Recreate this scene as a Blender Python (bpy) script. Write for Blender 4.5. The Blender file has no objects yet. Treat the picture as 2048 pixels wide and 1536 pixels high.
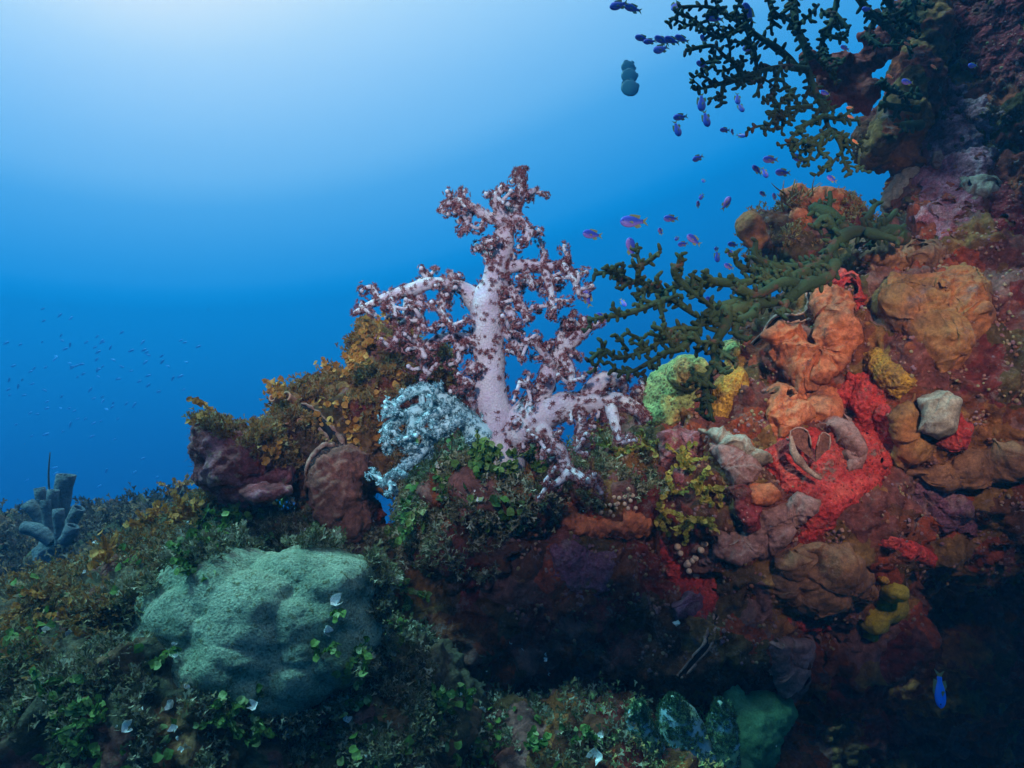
import bpy, math, random
import numpy as np
from mathutils import Vector, Matrix
from mathutils.bvhtree import BVHTree

random.seed(7)
RNG = np.random.default_rng(7)
C = bpy.context.scene.collection
S = bpy.context.scene
F = 1536.0                      # focal length in photograph pixels (photo is 2048 wide)

def P(px, py, d):
    """a point of the place d metres in front of the camera, seen at photograph pixel px, py"""
    return np.array([(px - 1024.0) / F * d, d, (768.0 - py) / F * d])

# ------------------------------------------------------------------ camera
cam = bpy.data.cameras.new('camera')
cam.sensor_width = 36.0
cam.lens = 36.0 * F / 2048.0
cam.clip_start = 0.02
cam.clip_end = 500
co = bpy.data.objects.new('camera', cam)
C.objects.link(co)
co.rotation_euler = (math.radians(90), 0, 0)
S.camera = co
cam.dof.use_dof = True
cam.dof.focus_distance = 2.1
cam.dof.aperture_fstop = 11.0

# ------------------------------------------------------------------ light: open water all round
w = bpy.data.worlds.new('World')
S.world = w
w.use_nodes = True
nt = w.node_tree
for n in list(nt.nodes):
    nt.nodes.remove(n)
N, L = nt.nodes.new, nt.links.new
out = N('ShaderNodeOutputWorld')
bg = N('ShaderNodeBackground')
tc = N('ShaderNodeTexCoord')
nrm = N('ShaderNodeVectorMath'); nrm.operation = 'NORMALIZE'
L(tc.outputs['Generated'], nrm.inputs[0])
GLOW = Vector((-0.5, 1.0, 0.60)).normalized()
dot = N('ShaderNodeVectorMath'); dot.operation = 'DOT_PRODUCT'
L(nrm.outputs[0], dot.inputs[0]); dot.inputs[1].default_value = GLOW
sep = N('ShaderNodeSeparateXYZ'); L(nrm.outputs[0], sep.inputs[0])
def mth(op, a, b=None, c=None):
    m = N('ShaderNodeMath'); m.operation = op
    for i, v in enumerate((a, b, c)):
        if v is None: continue
        if isinstance(v, (int, float)): m.inputs[i].default_value = v
        else: L(v, m.inputs[i])
    return m.outputs[0]
# u: 0 at the glow of the surface, growing away from it, faster downwards than sideways
ang = mth('ARCCOSINE', mth('MINIMUM', dot.outputs['Value'], 0.99999))
zz = mth('ARCSINE', sep.outputs['Z'])
u = mth('ADD', mth('MULTIPLY', ang, 0.35), mth('MULTIPLY', mth('SUBTRACT', 0.53, zz), 0.65))
u = mth('MULTIPLY', u, 1.0)
ramp = N('ShaderNodeValToRGB')
L(u, ramp.inputs[0])
stops = [(0.0, (1.0, 1.05, 1.05)), (0.10, (0.74, 0.94, 1.05)), (0.145, (0.53, 0.83, 1.02)), (0.217, (0.30, 0.65, 0.96)), (0.275, (0.195, 0.55, 0.90)),
         (0.312, (0.09, 0.44, 0.84)), (0.40, (0.0, 0.275, 0.71)), (0.43, (0.0, 0.240, 0.63)), (0.615, (0.0, 0.062, 0.28)), (0.80, (0.0, 0.036, 0.15)), (1.0, (0.0, 0.022, 0.075))]
ramp.color_ramp.interpolation = 'B_SPLINE'
el = ramp.color_ramp.elements
while len(el) < len(stops): el.new(0.5)
for e, (p, c) in zip(el, stops):
    e.position = p; e.color = (*c, 1)
# far below the dark deep; beyond u = 1 the light keeps falling off
fall = mth('POWER', 2.718, mth('MULTIPLY', mth('MAXIMUM', mth('SUBTRACT', u, 1.0), 0.0), -2.5))
mx = N('ShaderNodeVectorMath'); mx.operation = 'SCALE'
L(ramp.outputs['Color'], mx.inputs[0]); L(fall, mx.inputs['Scale'])
L(mx.outputs[0], bg.inputs['Color'])
bg.inputs['Strength'].default_value = 1.0
L(bg.outputs[0], out.inputs['Surface'])

sun = bpy.data.lights.new('sun', 'SUN')
sun.energy = 4.6; sun.angle = math.radians(14); sun.color = (0.30, 0.88, 1.0)
so = bpy.data.objects.new('sun', sun); C.objects.link(so)
so.rotation_euler = Vector((-0.50, -0.02, 0.86)).to_track_quat('Z', 'Y').to_euler()

def strobe(loc, aim, power, size, blend, col):
    l = bpy.data.lights.new('strobe', 'SPOT')
    l.energy = power; l.spot_size = math.radians(size); l.spot_blend = blend
    l.color = col; l.shadow_soft_size = 0.05
    o = bpy.data.objects.new('strobe', l); C.objects.link(o)
    o.location = loc
    o.rotation_euler = (Vector(loc) - Vector(aim)).to_track_quat('Z', 'Y').to_euler()
# the photographer's two camera strobes, held out on arms beside the camera
strobe((0.95, 0.15, 0.75), P(1645, 690, 2.3), 215, 46, 1.0, (1.0, 0.80, 0.66))
strobe((-0.45, 0.10, 0.75), P(900, 610, 2.2), 150, 45, 1.0, (0.96, 0.90, 1.0))

S.view_settings.view_transform = 'Standard'
S.view_settings.look = 'None'
S.view_settings.exposure = 0.0
S.view_settings.gamma = 1.0
S.cycles.volume_bounces = 1
S.cycles.max_bounces = 6
S.cycles.use_denoising = True

# ------------------------------------------------------------------ numpy noise
_perm = np.random.default_rng(3).permutation(256)
_perm = np.concatenate([_perm, _perm, _perm])
_grad = np.random.default_rng(4).normal(size=(256, 3))
_grad /= np.linalg.norm(_grad, axis=1)[:, None]
def pnoise(p):
    pi = np.floor(p).astype(int); pf = p - pi
    u3 = pf * pf * pf * (pf * (pf * 6 - 15) + 10)
    r = 0
    for dx in (0, 1):
        for dy in (0, 1):
            for dz in (0, 1):
                h = _perm[(_perm[(_perm[(pi[:, 0] + dx) & 255] + pi[:, 1] + dy) & 255] + pi[:, 2] + dz) & 255]
                g = _grad[h]
                dd = (g * (pf - np.array([dx, dy, dz]))).sum(1)
                wgt = (u3[:, 0] if dx else 1 - u3[:, 0]) * (u3[:, 1] if dy else 1 - u3[:, 1]) * (u3[:, 2] if dz else 1 - u3[:, 2])
                r = r + wgt * dd
    return r * 1.7
def fbm(p, s, octv=4, ridged=False, gain=0.5):
    a, r, f = 1.0, 0, s
    for i in range(octv):
        n = pnoise(p * f + 17.3 * i + 100)
        if ridged: n = 1 - 2 * np.abs(n)
        r = r + a * n; a *= gain; f *= 2.03
    return r
def worley(p, s):
    q = p * s + 50.0
    pi = np.floor(q).astype(int)
    best = np.full(len(q), 9.0)
    jit = np.random.default_rng(9).random((256, 3))
    for dx in (-1, 0, 1):
        for dy in (-1, 0, 1):
            for dz in (-1, 0, 1):
                c = pi + np.array([dx, dy, dz])
                h = _perm[(_perm[(_perm[c[:, 0] & 255] + c[:, 1]) & 255] + c[:, 2]) & 255]
                best = np.minimum(best, ((c + jit[h] - q) ** 2).sum(1))
    return np.sqrt(best)

# ------------------------------------------------------------------ objects and tags
def tag(o, label=None, cat=None, group=None, kind=None):
    if label: o['label'] = label
    if cat: o['category'] = cat
    if group: o['group'] = group
    if kind: o['kind'] = kind
    return o
def empty(name, loc=(0, 0, 0)):
    o = bpy.data.objects.new(name, None); o.empty_display_size = 0.05
    C.objects.link(o); o.location = Vector(loc)
    return o
def build(name, V, Fc, mat, parent=None, smooth=True):
    V = np.asarray(V, float)
    if parent is not None:
        V = V - np.array(parent.location)      # things built in place hang under their base point
    me = bpy.data.meshes.new(name)
    Fc = Fc.tolist() if isinstance(Fc, np.ndarray) else Fc
    me.from_pydata(V.tolist(), [], Fc)
    me.materials.append(mat)
    if smooth: me.polygons.foreach_set('use_smooth', [True] * len(me.polygons))
    me.update()
    o = bpy.data.objects.new(name, me); C.objects.link(o)
    if parent is not None: o.parent = parent
    return o
class MB:
    def __init__(s): s.V = []; s.F = []; s.n = 0
    def add(s, V, Fc):
        s.V.append(np.asarray(V, float)); 
        s.F += [tuple(int(i) + s.n for i in f) for f in Fc]; s.n += len(V)
    def build(s, name, mat, parent=None, smooth=True):
        return build(name, np.concatenate(s.V), s.F, mat, parent, smooth)
def spline(pts, n):
    pts = np.asarray(pts, float)
    if len(pts) == 2: 
        t = np.linspace(0, 1, n)[:, None]; return pts[0] * (1 - t) + pts[1] * t
    pp = np.vstack([2 * pts[0] - pts[1], pts, 2 * pts[-1] - pts[-2]])
    res = []
    for t in np.linspace(0, len(pts) - 1 - 1e-6, n):
        i = int(t); f = t - i
        a, b, c, d = pp[i:i + 4]
        res.append(0.5 * ((2 * b) + (-a + c) * f + (2 * a - 5 * b + 4 * c - d) * f * f + (-a + 3 * b - 3 * c + d) * f ** 3))
    return np.array(res)
def tube(pts, rad, sides=8, step=0.02, wob=0.0, cap=True, flat=None):
    """tube along points; rad per point; returns V, F, centreline, radii"""
    pts = np.asarray(pts, float); rad = np.asarray(rad, float)
    Ln = np.linalg.norm(np.diff(pts, axis=0), axis=1).sum()
    n = max(3, int(Ln / step) + 1)
    sp = spline(np.hstack([pts, rad[:, None]]), n)
    c, r = sp[:, :3], np.maximum(sp[:, 3], 0.0004)
    t = np.gradient(c, axis=0); t /= np.linalg.norm(t, axis=1)[:, None] + 1e-9
    ref = np.array([0.0, 1, 0]) if abs(t[0][1]) < 0.9 else np.array([1.0, 0, 0])
    V = []
    a = ref
    for i in range(n):
        a = a - t[i] * a.dot(t[i]); a /= np.linalg.norm(a) + 1e-9
        b = np.cross(t[i], a)
        for k in range(sides):
            th = 2 * math.pi * k / sides
            rr = r[i]
            fa = (flat if flat else 1.0)
            V.append(c[i] + rr * (math.cos(th) * a * fa + math.sin(th) * b))
    V = np.array(V)
    if wob:
        V = V + (np.repeat(c, sides, 0) - V) * (fbm(V, 9.0, 3) * wob)[:, None]
    Fc = []
    for i in range(n - 1):
        for k in range(sides):
            k2 = (k + 1) % sides
            Fc.append((i * sides + k, i * sides + k2, (i + 1) * sides + k2, (i + 1) * sides + k))
    if cap:
        V = np.vstack([V, c[0] - t[0] * r[0] * 0.4, c[-1] + t[-1] * r[-1] * 0.7])
        a0, a1 = n * sides, n * sides + 1
        for k in range(sides):
            k2 = (k + 1) % sides
            Fc.append((a0, k2, k)); Fc.append((a1, (n - 1) * sides + k, (n - 1) * sides + k2))
    return V, Fc, c, r, t
def inst(TV, TF, mats4):
    """many copies of one template in one mesh"""
    TV = np.asarray(TV); n = len(TV); m = np.asarray(mats4)
    V = np.einsum('kij,nj->kni', m[:, :3, :3], TV) + m[:, None, :3, 3]
    base = (np.arange(len(m)) * n)
    Fc = []
    for f in TF:
        Fc.append(base[:, None] + np.array(f)[None])
    faces = []
    for arr in Fc: faces += arr.tolist()
    return V.reshape(-1, 3), faces
def frame_mats(pos, nor, scale, roll=None, aniso=None):
    """matrices whose z runs along nor"""
    k = len(pos)
    z = nor / (np.linalg.norm(nor, axis=1)[:, None] + 1e-9)
    ref = RNG.normal(size=(k, 3))
    x = np.cross(ref, z); x /= np.linalg.norm(x, axis=1)[:, None] + 1e-9
    y = np.cross(z, x)
    m = np.zeros((k, 4, 4)); m[:, 3, 3] = 1
    s = np.broadcast_to(np.asarray(scale, float), (k,))
    m[:, :3, 0] = x * s[:, None]; m[:, :3, 1] = y * s[:, None]; m[:, :3, 2] = z * s[:, None]
    m[:, :3, 3] = pos
    return m

_ico = None
def ico_template(sub=2):
    import bmesh
    bm = bmesh.new(); bmesh.ops.create_icosphere(bm, subdivisions=sub, radius=1)
    bm.verts.ensure_lookup_table()
    V = np.array([v.co[:] for v in bm.verts]); Fc = [tuple(v.index for v in f.verts) for f in bm.faces]
    bm.free(); return V, Fc
ICO2 = ico_template(2); ICO3 = ico_template(3); ICO1 = ico_template(1)

def remesh(V, Fc, voxel):
    me = bpy.data.meshes.new('tmp'); me.from_pydata(V.tolist(), [], Fc)
    o = bpy.data.objects.new('tmp', me); C.objects.link(o)
    md = o.modifiers.new('r', 'REMESH'); md.mode = 'VOXEL'; md.voxel_size = voxel; md.use_smooth_shade = True
    sm = o.modifiers.new('s', 'SMOOTH'); sm.factor = 0.6; sm.iterations = 4
    dg = bpy.context.evaluated_depsgraph_get()
    m2 = bpy.data.meshes.new_from_object(o.evaluated_get(dg))
    nv, nf = len(m2.vertices), len(m2.polygons)
    A = np.empty(nv * 3); m2.vertices.foreach_get('co', A)
    lt = np.empty(nf, int); m2.polygons.foreach_get('loop_total', lt)
    li = np.empty(len(m2.loops), int); m2.loops.foreach_get('vertex_index', li)
    bpy.data.objects.remove(o); bpy.data.meshes.remove(me); bpy.data.meshes.remove(m2)
    assert (lt == 4).all()
    return A.reshape(-1, 3), li.reshape(-1, 4)
def vnormals(V, Q):
    n = np.cross(V[Q[:, 2]] - V[Q[:, 0]], V[Q[:, 3]] - V[Q[:, 1]])
    vn = np.zeros_like(V)
    for k in range(4):
        for c in range(3):
            vn[:, c] += np.bincount(Q[:, k], n[:, c], len(V))
    return vn / (np.linalg.norm(vn, axis=1)[:, None] + 1e-12)
def ell(px, py, d, rx, ry, rd, rot=0.0):
    """ellipsoid blob given by its outline in photograph pixels at depth d"""
    V = ICO3[0] * np.array([rx / F * d, rd, ry / F * d])
    if rot:
        a = math.radians(rot); V = V @ np.array([[math.cos(a), 0, math.sin(a)], [0, 1, 0], [-math.sin(a), 0, math.cos(a)]])
    return V + P(px, py, d), ICO3[1]
def blob_mesh(blobs, voxel, disp):
    mb = MB()
    for b in blobs: mb.add(*ell(*b))
    V, Q = remesh(np.concatenate(mb.V), mb.F, voxel)
    if disp is not None:
        n = vnormals(V, Q)
        V = V + n * disp(V)[:, None]
    return V, Q
BVHS = []          # surfaces things can sit on
def add_bvh(V, Q):
    BVHS.append(BVHTree.FromPolygons([Vector(v) for v in V], [tuple(map(int, q)) for q in Q]))
def surf(px, py, dflt=2.3):
    """where the sight line through a photograph pixel meets the reef: point, normal"""
    d = Vector(P(px, py, 1.0)).normalized()
    best = None
    for b in BVHS:
        h = b.ray_cast(Vector((0, 0, 0)), d)
        if h[0] is not None and (best is None or h[3] < best[2]): best = (h[0], h[1], h[3])
    if best is None or best[0].y > 6: return P(px, py, dflt), np.array([0, -1.0, 0])
    n = np.array(best[1]); 
    if n.dot(np.array(d)) > 0: n = -n
    return np.array(best[0]), n
def topix(V):
    return 1024 + F * V[:, 0] / V[:, 1], 768 - F * V[:, 2] / V[:, 1]

# ------------------------------------------------------------------ materials
def material(name, cols, scale=12.0, detail=8.0, rough=0.8, bump=0.6, bscale=60.0, fine=0.35, spec=0.2,
             voro=None, island=False, sss=0.0, mott=None, trans=0.0, dist=0.012, coordmode='Object', ridge=None, grunge=0.0):
    """procedural organic surface. cols: list of (position, rgb) over a noise; voro: (scale, colour, size) polka pits;
    island: hue picked per leaf; mott: (colour, scale, amount) overlaid growth"""
    m = bpy.data.materials.new(name); m.use_nodes = True
    t = m.node_tree; nn, ln = t.nodes.new, t.links.new
    b = t.nodes['Principled BSDF']
    b.inputs['Roughness'].default_value = rough
    b.inputs['Specular IOR Level'].default_value = spec
    tc = nn('ShaderNodeTexCoord'); co_ = tc.outputs[coordmode]
    nz = nn('ShaderNodeTexNoise'); ln(co_, nz.inputs['Vector'])
    nz.inputs['Scale'].default_value = scale; nz.inputs['Detail'].default_value = detail
    nz.inputs['Distortion'].default_value = 0.6
    src = nz.outputs['Fac']
    if island:
        g = nn('ShaderNodeNewGeometry')
        mi = nn('ShaderNodeMath'); mi.operation = 'MULTIPLY_ADD'
        ln(g.outputs['Random Per Island'], mi.inputs[0]); mi.inputs[1].default_value = 0.55
        ms = nn('ShaderNodeMath'); ms.operation = 'MULTIPLY'; ln(src, ms.inputs[0]); ms.inputs[1].default_value = 0.5
        ln(ms.outputs[0], mi.inputs[2]); src = mi.outputs[0]
    rp = nn('ShaderNodeValToRGB'); ln(src, rp.inputs[0])
    e = rp.color_ramp.elements
    while len(e) < len(cols): e.new(0.5)
    for q, (p, c) in zip(e, cols): q.position = p; q.color = (*c, 1)
    col = rp.outputs[0]
    if mott:
        mc, msz, ma = mott
        n2 = nn('ShaderNodeTexNoise'); ln(co_, n2.inputs['Vector']); n2.inputs['Scale'].default_value = msz
        n2.inputs['Detail'].default_value = 10; n2.inputs['Roughness'].default_value = 0.7
        r2 = nn('ShaderNodeValToRGB'); ln(n2.outputs['Fac'], r2.inputs[0])
        r2.color_ramp.elements[0].position = 0.60 - ma * 0.2; r2.color_ramp.elements[1].position = 0.66 - ma * 0.2
        mxx = nn('ShaderNodeMix'); mxx.data_type = 'RGBA'
        ln(r2.outputs[0], mxx.inputs[0]); ln(col, mxx.inputs[6]); mxx.inputs[7].default_value = (*mc, 1)
        col = mxx.outputs[2]
    if voro:
        vs, vc, vz = voro
        vn = nn('ShaderNodeTexVoronoi'); ln(co_, vn.inputs['Vector']); vn.inputs['Scale'].default_value = vs
        r3 = nn('ShaderNodeValToRGB'); ln(vn.outputs['Distance'], r3.inputs[0])
        r3.color_ramp.elements[0].position = vz; r3.color_ramp.elements[1].position = vz + 0.1
        r3.color_ramp.elements[0].color = (1, 1, 1, 1); r3.color_ramp.elements[1].color = (0, 0, 0, 1)
        m3 = nn('ShaderNodeMix'); m3.data_type = 'RGBA'
        ln(r3.outputs[0], m3.inputs[0]); ln(col, m3.inputs[6]); m3.inputs[7].default_value = (*vc, 1)
        col = m3.outputs[2]
    if grunge:
        n7 = nn('ShaderNodeTexNoise'); ln(co_, n7.inputs['Vector']); n7.inputs['Scale'].default_value = 11
        n7.inputs['Detail'].default_value = 14; n7.inputs['Roughness'].default_value = 0.78
        r7 = nn('ShaderNodeValToRGB'); ln(n7.outputs['Fac'], r7.inputs[0])
        r7.color_ramp.elements[0].position = 0.47; r7.color_ramp.elements[0].color = (0, 0, 0, 1)
        r7.color_ramp.elements[1].position = 0.66; r7.color_ramp.elements[1].color = (grunge, grunge, grunge, 1)
        m7 = nn('ShaderNodeMix'); m7.data_type = 'RGBA'; ln(r7.outputs[0], m7.inputs[0]); ln(col, m7.inputs[6]); m7.inputs[7].default_value = (0.085, 0.045, 0.030, 1)
        n8 = nn('ShaderNodeTexNoise'); ln(co_, n8.inputs['Vector']); n8.inputs['Scale'].default_value = 75
        n8.inputs['Detail'].default_value = 8; n8.inputs['Roughness'].default_value = 0.8
        r8 = nn('ShaderNodeMapRange'); ln(n8.outputs['Fac'], r8.inputs[0]); r8.inputs[1].default_value = 0.3; r8.inputs[2].default_value = 0.7
        r8.inputs[3].default_value = 0.45; r8.inputs[4].default_value = 1.5
        s8 = nn('ShaderNodeVectorMath'); s8.operation = 'SCALE'; ln(m7.outputs[2], s8.inputs[0]); ln(r8.outputs[0], s8.inputs['Scale'])
        col = s8.outputs[0]
    # fine grain of colour
    n4 = nn('ShaderNodeTexNoise'); ln(co_, n4.inputs['Vector']); n4.inputs['Scale'].default_value = 210
    n4.inputs['Detail'].default_value = 4
    r4 = nn('ShaderNodeMapRange'); ln(n4.outputs['Fac'], r4.inputs[0])
    r4.inputs[1].default_value = 0.25; r4.inputs[2].default_value = 0.75
    r4.inputs[3].default_value = 1 - fine; r4.inputs[4].default_value = 1 + fine
    sc = nn('ShaderNodeVectorMath'); sc.operation = 'SCALE'; ln(col, sc.inputs[0]); ln(r4.outputs[0], sc.inputs['Scale'])
    ln(sc.outputs[0], b.inputs['Base Color'])
    if bump:
        n5 = nn('ShaderNodeTexNoise'); ln(co_, n5.inputs['Vector']); n5.inputs['Scale'].default_value = bscale
        n5.inputs['Detail'].default_value = 9; n5.inputs['Roughness'].default_value = 0.65
        hh = n5.outputs['Fac']
        if voro:
            ad = nn('ShaderNodeMath'); ad.operation = 'MULTIPLY_ADD'
            ln(vn.outputs['Distance'], ad.inputs[0]); ad.inputs[1].default_value = 0.8; ln(hh, ad.inputs[2]); hh = ad.outputs[0]
        if ridge:
            wv = nn('ShaderNodeTexWave'); ln(co_, wv.inputs['Vector']); wv.inputs['Scale'].default_value = ridge
            wv.inputs['Distortion'].default_value = 14; wv.inputs['Detail'].default_value = 3; wv.inputs['Detail Scale'].default_value = 0.6
            a2 = nn('ShaderNodeMath'); a2.operation = 'MULTIPLY_ADD'
            ln(wv.outputs['Fac'], a2.inputs[0]); a2.inputs[1].default_value = 0.35; ln(hh, a2.inputs[2]); hh = a2.outputs[0]
        bp = nn('ShaderNodeBump'); bp.inputs['Strength'].default_value = bump; bp.inputs['Distance'].default_value = dist
        ln(hh, bp.inputs['Height']); ln(bp.outputs[0], b.inputs['Normal'])
    if sss:
        b.inputs['Subsurface Weight'].default_value = sss
        b.inputs['Subsurface Radius'].default_value = (0.02, 0.015, 0.015)
        b.inputs['Subsurface Scale'].default_value = 0.5
    if trans:
        tr = nn('ShaderNodeBsdfTranslucent'); ln(sc.outputs[0], tr.inputs['Color'])
        mxs = nn('ShaderNodeMixShader'); mxs.inputs[0].default_value = trans
        ln(b.outputs[0], mxs.inputs[1]); ln(tr.outputs[0], mxs.inputs[2])
        ln(mxs.outputs[0], t.nodes['Material Output'].inputs['Surface'])
    return m
def reef_material(name, green=0.0):
    """rock overgrown by a patchwork of coralline algae, sponges and turf"""
    m = bpy.data.materials.new(name); m.use_nodes = True
    t = m.node_tree; nn, ln = t.nodes.new, t.links.new
    b = t.nodes['Principled BSDF']; b.inputs['Roughness'].default_value = 0.85; b.inputs['Specular IOR Level'].default_value = 0.15
    tc = nn('ShaderNodeTexCoord'); co_ = tc.outputs['Object']
    dn = nn('ShaderNodeTexNoise'); ln(co_, dn.inputs['Vector']); dn.inputs['Scale'].default_value = 7; dn.inputs['Detail'].default_value = 6
    wa = nn('ShaderNodeVectorMath'); wa.operation = 'MULTIPLY_ADD'
    ln(dn.outputs['Color'], wa.inputs[0]); wa.inputs[1].default_value = (0.22,) * 3; ln(co_, wa.inputs[2])
    v1 = nn('ShaderNodeTexVoronoi'); ln(wa.outputs[0], v1.inputs['Vector']); v1.inputs['Scale'].default_value = 7.5
    sp = nn('ShaderNodeSeparateColor'); ln(v1.outputs['Color'], sp.inputs[0])
    rp = nn('ShaderNodeValToRGB'); rp.color_ramp.interpolation = 'CONSTANT'; ln(sp.outputs[0], rp.inputs[0])
    if green:
        pal = [(0.16, 0.13, 0.08), (0.10, 0.12, 0.06), (0.20, 0.14, 0.08), (0.09, 0.10, 0.06), (0.22, 0.10, 0.08), (0.15, 0.15, 0.09), (0.26, 0.16, 0.07)]
    else:
        pal = [(0.24, 0.075, 0.035), (0.14, 0.055, 0.028), (0.34, 0.14, 0.045), (0.22, 0.07, 0.055), (0.13, 0.08, 0.03), (0.38, 0.08, 0.035), (0.28, 0.15, 0.05), (0.27, 0.13, 0.11), (0.22, 0.04, 0.03)]
    e = rp.color_ramp.elements
    while len(e) < len(pal): e.new(0.5)
    for i, (q, c) in enumerate(zip(e, pal)): q.position = i / len(pal); q.color = (*c, 1)
    n1 = nn('ShaderNodeTexNoise'); ln(co_, n1.inputs['Vector']); n1.inputs['Scale'].default_value = 26; n1.inputs['Detail'].default_value = 10; n1.inputs['Roughness'].default_value = 0.75
    r1 = nn('ShaderNodeValToRGB'); ln(n1.outputs['Fac'], r1.inputs[0])
    ee = r1.color_ramp.elements
    cs = [(0.30, (0.22, 0.2, 0.2)), (0.45, (0.7, 0.65, 0.6)), (0.56, (1.1, 1.0, 0.95)), (0.66, (1.9, 1.8, 1.7))]
    while len(ee) < 4: ee.new(0.5)
    for q, (p, c) in zip(ee, cs): q.position = p; q.color = (*c, 1)
    mu = nn('ShaderNodeVectorMath'); mu.operation = 'MULTIPLY'; ln(rp.outputs[0], mu.inputs[0]); ln(r1.outputs[0], mu.inputs[1])
    n2 = nn('ShaderNodeTexNoise'); ln(co_, n2.inputs['Vector']); n2.inputs['Scale'].default_value = 16; n2.inputs['Detail'].default_value = 12; n2.inputs['Roughness'].default_value = 0.8
    r2 = nn('ShaderNodeValToRGB'); ln(n2.outputs['Fac'], r2.inputs[0]); r2.color_ramp.elements[0].position = 0.56; r2.color_ramp.elements[1].position = 0.62
    mxx = nn('ShaderNodeMix'); mxx.data_type = 'RGBA'; ln(r2.outputs[0], mxx.inputs[0]); ln(mu.outputs[0], mxx.inputs[6])
    mxx.inputs[7].default_value = (0.10, 0.12, 0.06, 1) if green else (0.24, 0.15, 0.13, 1)
    ln(mxx.outputs[2], b.inputs['Base Color'])
    n5 = nn('ShaderNodeTexNoise'); ln(co_, n5.inputs['Vector']); n5.inputs['Scale'].default_value = 45; n5.inputs['Detail'].default_value = 12; n5.inputs['Roughness'].default_value = 0.72
    v2 = nn('ShaderNodeTexVoronoi'); ln(wa.outputs[0], v2.inputs['Vector']); v2.inputs['Scale'].default_value = 30; v2.feature = 'SMOOTH_F1'
    ad = nn('ShaderNodeMath'); ad.operation = 'MULTIPLY_ADD'; ln(v2.outputs['Distance'], ad.inputs[0]); ad.inputs[1].default_value = -0.7; ln(n5.outputs['Fac'], ad.inputs[2])
    bp = nn('ShaderNodeBump'); bp.inputs['Strength'].default_value = 0.9; bp.inputs['Distance'].default_value = 0.03
    ln(ad.outputs[0], bp.inputs['Height']); ln(bp.outputs[0], b.inputs['Normal'])
    return m

M = {}
M['reef'] = reef_material('reef_rock')
M['reef_green'] = reef_material('turf_covered_rock', 1.0)
M['brain'] = material('boulder_coral', [(0.35, (0.20, 0.30, 0.19)), (0.55, (0.38, 0.49, 0.33)), (0.7, (0.25, 0.35, 0.23))], 6, rough=0.9, bump=1.0, bscale=120, fine=0.5, dist=0.016, mott=((0.17, 0.20, 0.10), 60, 0.25))
M['soft'] = material('soft_coral_flesh', [(0.3, (0.78, 0.66, 0.80)), (0.55, (0.88, 0.82, 0.88)), (0.75, (0.94, 0.92, 0.94))], 26, rough=0.5, bump=0.9, bscale=170, fine=0.2, sss=0.3, spec=0.4, dist=0.010, trans=0.2)
M['polyp'] = material('soft_coral_polyps', [(0.15, (0.09, 0.018, 0.02)), (0.5, (0.17, 0.04, 0.04)), (0.85, (0.42, 0.25, 0.25))], 8, bump=0, island=True, fine=0.25, rough=0.6)
M['polyp_pale'] = material('soft_coral_pale_polyps', [(0.15, (0.03, 0.07, 0.08)), (0.45, (0.10, 0.24, 0.27)), (0.75, (0.45, 0.74, 0.78))], 8, bump=0, island=True, fine=0.2, rough=0.6)
M['green_coral'] = material('tree_coral_skin', [(0.3, (0.018, 0.018, 0.006)), (0.5, (0.022, 0.044, 0.014)), (0.7, (0.050, 0.060, 0.018))], 9, rough=0.75, bump=0.5, bscale=130, fine=0.3, spec=0.25, mott=((0.085, 0.035, 0.02), 14, 0.2))
M['red'] = material('red_sponge', [(0.3, (0.36, 0.022, 0.020)), (0.55, (0.52, 0.045, 0.036)), (0.75, (0.56, 0.10, 0.065))], 14, rough=0.7, bump=0.8, bscale=95, fine=0.3, voro=(75, (0.22, 0.02, 0.015), 0.16), mott=((0.25, 0.12, 0.09), 22, 0.12), grunge=0.50)
M['orange'] = material('orange_sponge', [(0.3, (0.34, 0.085, 0.035)), (0.55, (0.50, 0.14, 0.055)), (0.8, (0.46, 0.19, 0.10))], 7, rough=0.75, bump=0.6, bscale=40, fine=0.2, mott=((0.20, 0.07, 0.05), 20, 0.05), ridge=9, grunge=0.85)
M['tan'] = material('tan_sponge', [(0.3, (0.17, 0.06, 0.02)), (0.45, (0.26, 0.12, 0.04)), (0.6, (0.34, 0.11, 0.035)), (0.75, (0.22, 0.10, 0.05))], 6, rough=0.8, bump=0.5, bscale=30, fine=0.18, voro=(17, (0.05, 0.02, 0.01), 0.05), mott=((0.22, 0.13, 0.10), 9, 0.12), grunge=0.85)
M['yellow'] = material('yellow_sponge', [(0.35, (0.36, 0.17, 0.03)), (0.55, (0.50, 0.27, 0.035)), (0.7, (0.26, 0.13, 0.04))], 16, rough=0.8, bump=0.8, bscale=90, fine=0.3, voro=(90, (0.25, 0.11, 0.02), 0.2), grunge=0.85)
M['lime'] = material('lime_coral', [(0.3, (0.17, 0.22, 0.08)), (0.52, (0.36, 0.45, 0.15)), (0.62, (0.42, 0.26, 0.08)), (0.8, (0.50, 0.52, 0.22))], 14, rough=0.8, bump=0.8, bscale=90, fine=0.3, voro=(80, (0.12, 0.10, 0.05), 0.2), grunge=0.60)
M['maroon'] = material('maroon_crust', [(0.3, (0.15, 0.012, 0.016)), (0.6, (0.27, 0.03, 0.03))], 20, bump=0.8, bscale=80, voro=(70, (0.5, 0.25, 0.2), 0.10), grunge=0.85)
M['purple'] = material('purple_crust', [(0.3, (0.12, 0.045, 0.06)), (0.52, (0.20, 0.075, 0.12)), (0.7, (0.28, 0.16, 0.17))], 22, bump=0.8, bscale=80, fine=0.4, grunge=0.85)
M['wallpink'] = material('wall_coralline_crust', [(0.3, (0.16, 0.05, 0.06)), (0.5, (0.36, 0.13, 0.17)), (0.62, (0.42, 0.24, 0.26)), (0.75, (0.22, 0.10, 0.06))], 14, bump=1.0, bscale=60, fine=0.45, grunge=0.6)
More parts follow.
